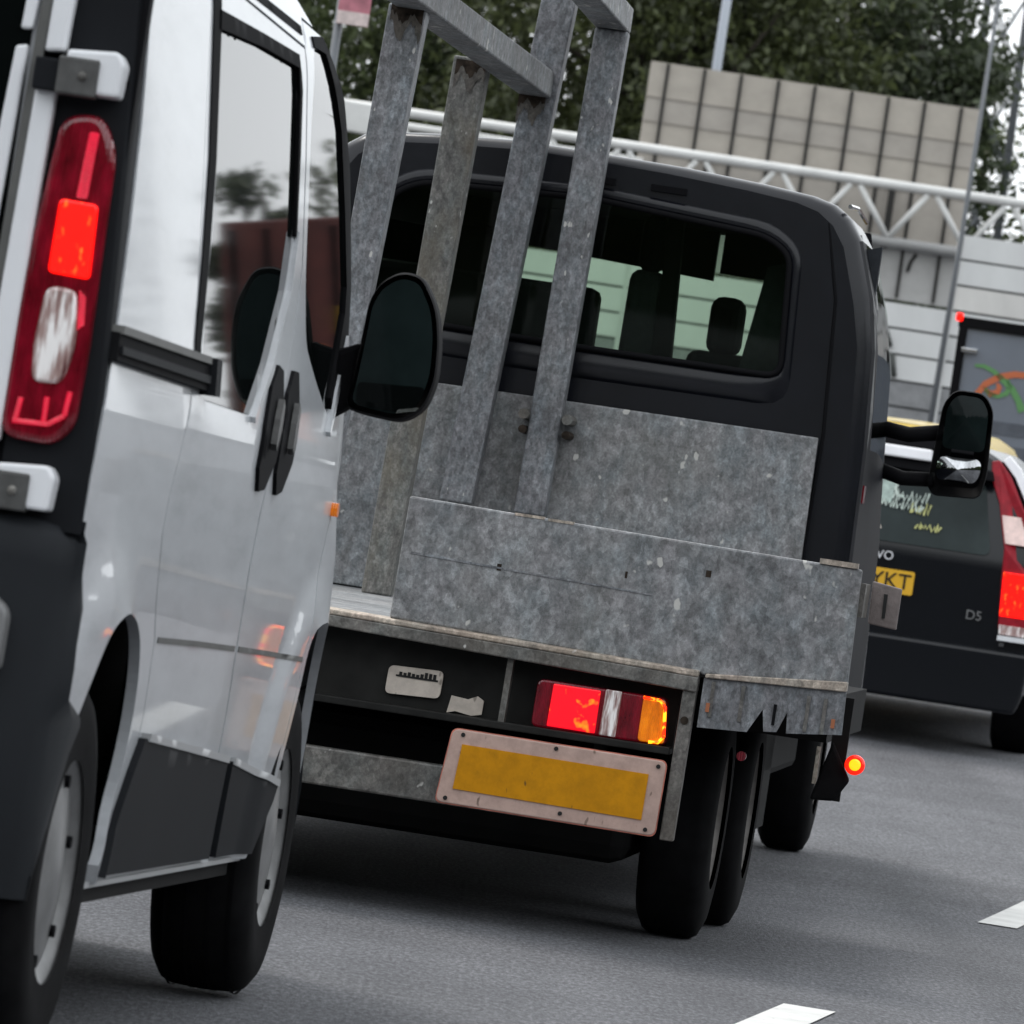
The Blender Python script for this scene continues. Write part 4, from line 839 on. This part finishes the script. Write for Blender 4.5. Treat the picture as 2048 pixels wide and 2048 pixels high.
for i in range(10):
    for z0, z1, m in rows_b:
        d = rg.uniform(0, .008); box('panel', M[m], sg, edges[i] + .006, edges[i + 1] - .006, .0 - d, .03, z0 + .004, z1 - .004)
for i in range(1, 10): box('rib', M['ribm'], sg, edges[i] - .024, edges[i] + .024, -.05, .0, 5.28, 8.34)
for z in (6.925, 7.425, 7.805): box('rail', M['railm'], sg, 1.10, 6.27, -.022, -.012, z - .012, z + .004)
MB().tube([(5.62, -.03, 5.99), (5.55, -.03, 5.85), (5.52, -.03, 5.70)], .03, 6).build('cable', M['ribm'], sg)
for x in (2.2, 5.1): box('bracket', M['ribm'], sg, x - .05, x + .05, -.2, -.075, 6.0, 7.0)
nb_ = tag(empty('noise_barrier', (0, 80, 0)), 'pale plank noise barrier between dark posts, right of the truck cab', 'noise barrier'); nb_.matrix_world = Matrix.Translation((0, 80, 0))
M['plank'] = mat('pale concrete plank', (.66, .67, .66), .8, var=.10, scale=1.2, bmp=.1, bscale=20, stretch=(1, 1, .5)); M['plankdull'] = mat('dull concrete plank', (.58, .59, .58), .8, var=.13, scale=1.6, stretch=(1, 1, .4)); M['plankwarm'] = mat('warm concrete plank', (.66, .65, .62), .8, var=.12, scale=1.4, stretch=(1, 1, .4)); M['plankgrey'] = mat('grey concrete plank', (.24, .245, .25), .85, var=.2, scale=6, bmp=.2, bscale=40)
M['joint'] = mat('joint shadow gap', (.07, .075, .07), .8)
for q in range(-5, 2):
    bx0 = 4.97 + 4 * q; top = 5.31 if q >= 0 else 4.356
    box('joint_backing', M['joint'], nb_, bx0 + .02, bx0 + 3.98, .06, .10, 1.4, top - .03)
    for k in range(13):
        z0 = 5.31 - .318 * (k + 1); m = ('plank', 'plankdull', 'plankwarm', 'plank')[rg.randrange(4)] if k < 6 else 'plankgrey'
        if z0 + .3 < top: box('plank', M[m], nb_, bx0 + .015, bx0 + 3.985, .0 + rg.uniform(-.008, .008), .07, z0 + .014, z0 + .318 - .014)
    box('post', M['plankdull'], nb_, bx0 - .03, bx0 + .03, -.03, .08, 1.4, top + .02)
for a, b in (((4.20, -.04, 4.03), (4.30, -.04, 3.80)), ((4.335, -.04, 3.73), (4.40, -.04, 3.44))): bar('drain_pipe', M['joint'], nb_, a, b, .035)
pole = tag(MB().tube([(4.60, 75, gz(75)), (4.66, 75, 4.9), (4.70, 75, 10)], [.040, .030, .018], 10).build('camera_pole', mat('steel pole', (.16, .17, .18), .5, metal=.3), smooth=True), 'thin dark steel pole standing in front of the pale noise barrier', 'pole')
lp = tag(MB().tube([(2.30, 110, 1.8), (2.31, 110, 8), (2.33, 110, 14)], [.11, .085, .07], 10).build('lamp_post', mat('galvanised mast', (.34, .37, .41), .45, metal=.3), smooth=True), 'slim pale lamp post rising above the top edge of the ribbed sign', 'lamp post')
# lattice mast
ma = tag(empty('lattice_mast', (0, 140, 0)), 'tall thin lattice mast against the bright sky at top right', 'mast'); ma.matrix_world = Matrix.Translation((8.95, 140, 1.8))
M['mast'] = mat('mast steel', (.13, .14, .15), .5, metal=.3)
hw = lambda z: .62 - .016 * z
for sx in (-1, 1):
    for sy in (-1, 1): bar('leg', M['mast'], ma, (sx * hw(0), sy * hw(0), 0), (sx * hw(24), sy * hw(24), 24), .06, 6)
for k in range(12):
    z0, z1 = 2 * k, 2 * k + 2
    for sy in (-1, 1):
        bar('brace', M['mast'], ma, (-hw(z0), sy * hw(z0), z0), (hw(z1), sy * hw(z1), z1), .03, 5); bar('brace', M['mast'], ma, (hw(z0), sy * hw(z0), z0), (-hw(z1), sy * hw(z1), z1), .03, 5)
for x_, y_ in ((35.6, 160), (40.5, 178)):
    mc = copy_tree(ma); mc.matrix_world = Matrix.Translation((x_, y_, 1.8)); mc['label'] = 'lattice mast far right of the view, %s of two mirrored in the van flank' % ('nearer' if y_ == 160 else 'farther')
# small red and white sign at top left
rs = tag(empty('road_sign', (0, 45, 0)), 'faded red and white sign panel on a grey pole above the van roof', 'road sign'); rs.matrix_world = Matrix.Translation((-1.6, 45, gz(45)))
MB().box(-.105, .115, -.02, .01, 3.70, 4.25).build('panel', mat('faded red sheet', (.46, .17, .21), .6, var=.35, scale=9), rs); MB().box(-.105, .115, -.024, -.02, 3.70, 3.79).build('white_band', mat('faded white sheet', (.62, .52, .50), .6, var=.2, scale=20), rs)
bar('pole', M['mast'], rs, (-.09, .04, 0), (-.09, .04, 4.2), .03)

# ------------------------------------------------------------------ trees
def leafmat(name, dark, light):
    m, t, b = newmat(name); t.nodes.remove(b); o = t.nodes['Material Output']
    gi = node(t, 'ShaderNodeNewGeometry'); cc = ramp(t, gi.outputs['Random Per Island'], [(0, dark), (.7, light), (1, tuple(q * 1.5 for q in light))])
    d = node(t, 'ShaderNodeBsdfDiffuse'); tr = node(t, 'ShaderNodeBsdfTranslucent'); g = node(t, 'ShaderNodeBsdfGlossy'); g.inputs['Roughness'].default_value = .45
    t.links.new(cc, d.inputs[0]); t.links.new(cc, tr.inputs[0]); m1 = node(t, 'ShaderNodeMixShader'); m1.inputs[0].default_value = .3
    t.links.new(d.outputs[0], m1.inputs[1]); t.links.new(tr.outputs[0], m1.inputs[2]); m2 = node(t, 'ShaderNodeMixShader'); m2.inputs[0].default_value = .04
    t.links.new(m1.outputs[0], m2.inputs[1]); t.links.new(g.outputs[0], m2.inputs[2]); t.links.new(m2.outputs[0], o.inputs[0]); return m
M['leafolive'] = leafmat('olive leaves', (.028, .036, .012), (.070, .084, .030)); M['leafdark'] = leafmat('dark leaves', (.022, .032, .014), (.058, .076, .036)); M['leafgreen'] = leafmat('green leaves', (.034, .050, .016), (.095, .12, .048))
M['bark'] = mat('bark', (.045, .040, .032), .9, var=.3, scale=6)
import numpy as np
def crown_mesh(name, m, h, r, z0, n, clumps, seed, size, fill=1.0):
    g = np.random.default_rng(seed)
    u = g.normal(size=(clumps, 3)); u /= np.linalg.norm(u, axis=1)[:, None]; u *= (g.random((clumps, 1)) ** (1 / 2.2))
    cen = u * np.array([r, r, (h - z0) / 2]) + np.array([0, 0, (h + z0) / 2]); sz = g.uniform(.35, .95, clumps) * r * .30 * fill
    k = g.integers(0, clumps, n); p = cen[k] + g.normal(size=(n, 3)) * sz[k][:, None] * np.array([.62, .62, .5])
    a = g.normal(size=(n, 3)); a /= np.linalg.norm(a, axis=1)[:, None]; b = np.cross(a, g.normal(size=(n, 3))); b /= np.linalg.norm(b, axis=1)[:, None]
    L = size * g.uniform(.6, 1.4, (n, 1)); V = np.empty((n, 4, 3)); V[:, 0] = p - a * L; V[:, 1] = p + b * L * .5; V[:, 2] = p + a * L; V[:, 3] = p - b * L * .5
    me = bpy.data.meshes.new(name); me.vertices.add(4 * n); me.vertices.foreach_set('co', V.ravel()); me.loops.add(4 * n); me.loops.foreach_set('vertex_index', np.arange(4 * n, dtype=np.int32))
    me.polygons.add(n); me.polygons.foreach_set('loop_start', np.arange(0, 4 * n, 4, dtype=np.int32)); me.update(); me.validate(); me.materials.append(m); return me, cen
def tree(x, y, h, r, z0, n, clumps, seed, m, label, size=.095, fill=1.0):
    t = tag(empty('broadleaf_tree', (0, 0, 0)), label, 'tree', 'trees beyond the road'); t.matrix_world = Matrix.Translation((x, y, 1.75))
    rr = random.Random(seed); me, cen = crown_mesh('crown', M[m], h, r, z0, n, clumps, seed, size, fill)
    o = bpy.data.objects.new('crown', me); col.objects.link(o); o.parent = t
    mb = MB(); mb.tube([(0, 0, -.1), (.08, .03, h * .3), (-.05, .1, h * .6), (.05, 0, h * .9)], [.28, .22, .13, .03], 10)
    for c in cen[::max(1, len(cen) // 14)]: q = rr.uniform(.25, .6) * h; mb.tube([(0, .03, q), (c[0] * .5, c[1] * .5, (q + c[2]) / 2 + .2), tuple(c)], [.09, .06, .02], 6)
    mb.build('trunk', M['bark'], t, smooth=True); return t
tree(-7.5, 122, 15, 4.4, 1.5, 48000, 110, 1, 'leafgreen', 'green tree whose crown shows between the van roof and the first rack post')
tree(-2.3, 128, 16, 4.6, 1.0, 56000, 110, 2, 'leafdark', 'dark tree standing behind the left side of the load rack')
tree(1.6, 118, 16, 4.2, 1.0, 56000, 110, 3, 'leafolive', 'olive tree standing behind the tallest right post of the rack')
tree(3.9, 132, 17, 4.0, .8, 60000, 120, 4, 'leafolive', 'olive tree right behind the slim pale lamp post')
tree(5.8, 124, 13, 2.6, .8, 30000, 80, 6, 'leafdark', 'small dark tree behind the right end of the ribbed sign')
tree(9.6, 150, 11.6, 3.3, .8, 19000, 110, 7, 'leafgreen', 'thin green tree with sky showing through beside the lattice mast', .11, .62)
tree(-13, 135, 17, 5, 1, 16000, 80, 8, 'leafdark', 'dark tree mostly hidden behind the white van', .2)
tree(17.5, 140, 12, 4.2, .8, 9000, 70, 9, 'leafdark', 'dark tree standing just beyond the right edge of the view', .22)
tree(23.0, 142, 12, 4.0, .8, 9000, 70, 10, 'leafolive', 'olive tree well beyond the right edge of the view', .22)
hd = crown_mesh('undergrowth', M['leafdark'], 6.5, 9.0, .3, 30000, 160, 21, .2)[0]; u_ = bpy.data.objects.new('undergrowth', hd); col.objects.link(u_); u_.location = (0, 136, 1.6); tag(u_, kind='stuff')

# ------------------------------------------------------------------ what the van's glass mirrors: a red lorry and a dark conifer to the right of the view
rl = tag(empty('red_lorry', (12.72, 70, gz(70)), 9.4), 'dark red lorry with an orange tailboard, right of the view, mirrored in the van window', 'lorry')
M['redlorry'] = mat('dark red panel', (.10, .018, .012), .5, var=.4, scale=3); M['orangep'] = mat('orange panel', (.45, .10, .02), .5, var=.3, scale=5)
lb_ = box('load_body', M['redlorry'], rl, 0, 6, 0, 2.4, 1.0, 4.0, .03)
for k in range(7): box('rib', M['black'], lb_, -.05, .0, .1 + k * .37, .18 + k * .37, 1.0, 3.9)
box('tailboard', M['orangep'], rl, -.08, -.05, .2, 1.1, 1.2, 2.6); box('notice', M['yellowplate'], rl, -.09, -.05, 1.3, 1.7, 2.7, 3.0)
box('chassis', M['underbody'], rl, .1, 8, .3, 2.1, .45, 1.0); box('cab', M['redlorry'], rl, 6.3, 8.2, .05, 2.35, .6, 3.1, .1)
for x in (1.3, 2.5, 7.3): car_wheel(rl, x, .05, .48); car_wheel(rl, x, 2.35, .48, -1)
tree(15.5, 85, 5.6, 1.0, .2, 9000, 40, 31, 'leafdark', 'narrow dark tree right of the view, mirrored in the van window', .1)

# ------------------------------------------------------------------ far woods added out of view to darken reflections and side light
rw = random.Random(12); mb = MB(); rows = [[] for _ in range(7)]
for k in range(161):
    a = R(26 + 300 * k / 160); d = 62 + 8 * math.sin(k * .9) + rw.uniform(-3, 3); h = 15 + 3.5 * math.sin(k * .7) + rw.uniform(-2, 2)
    for q, (e, f) in enumerate(((0, 0), (-1.5, .25), (-2.5, .55), (-1.5, .85), (1, 1.0), (8, 1.0), (14, 0))):
        rows[q].append(((d + e + rw.uniform(-.8, .8)) * math.sin(a), (d + e) * math.cos(a), -.2 + h * f * rw.uniform(.93, 1.0)))
M['shade_woods'] = mat('shade foliage', (.030, .040, .018), .9, var=.6, scale=.8, spec=.1)
tag(mb.grid(rows).build('shade_woods', M['shade_woods'], smooth=True), kind='stuff')
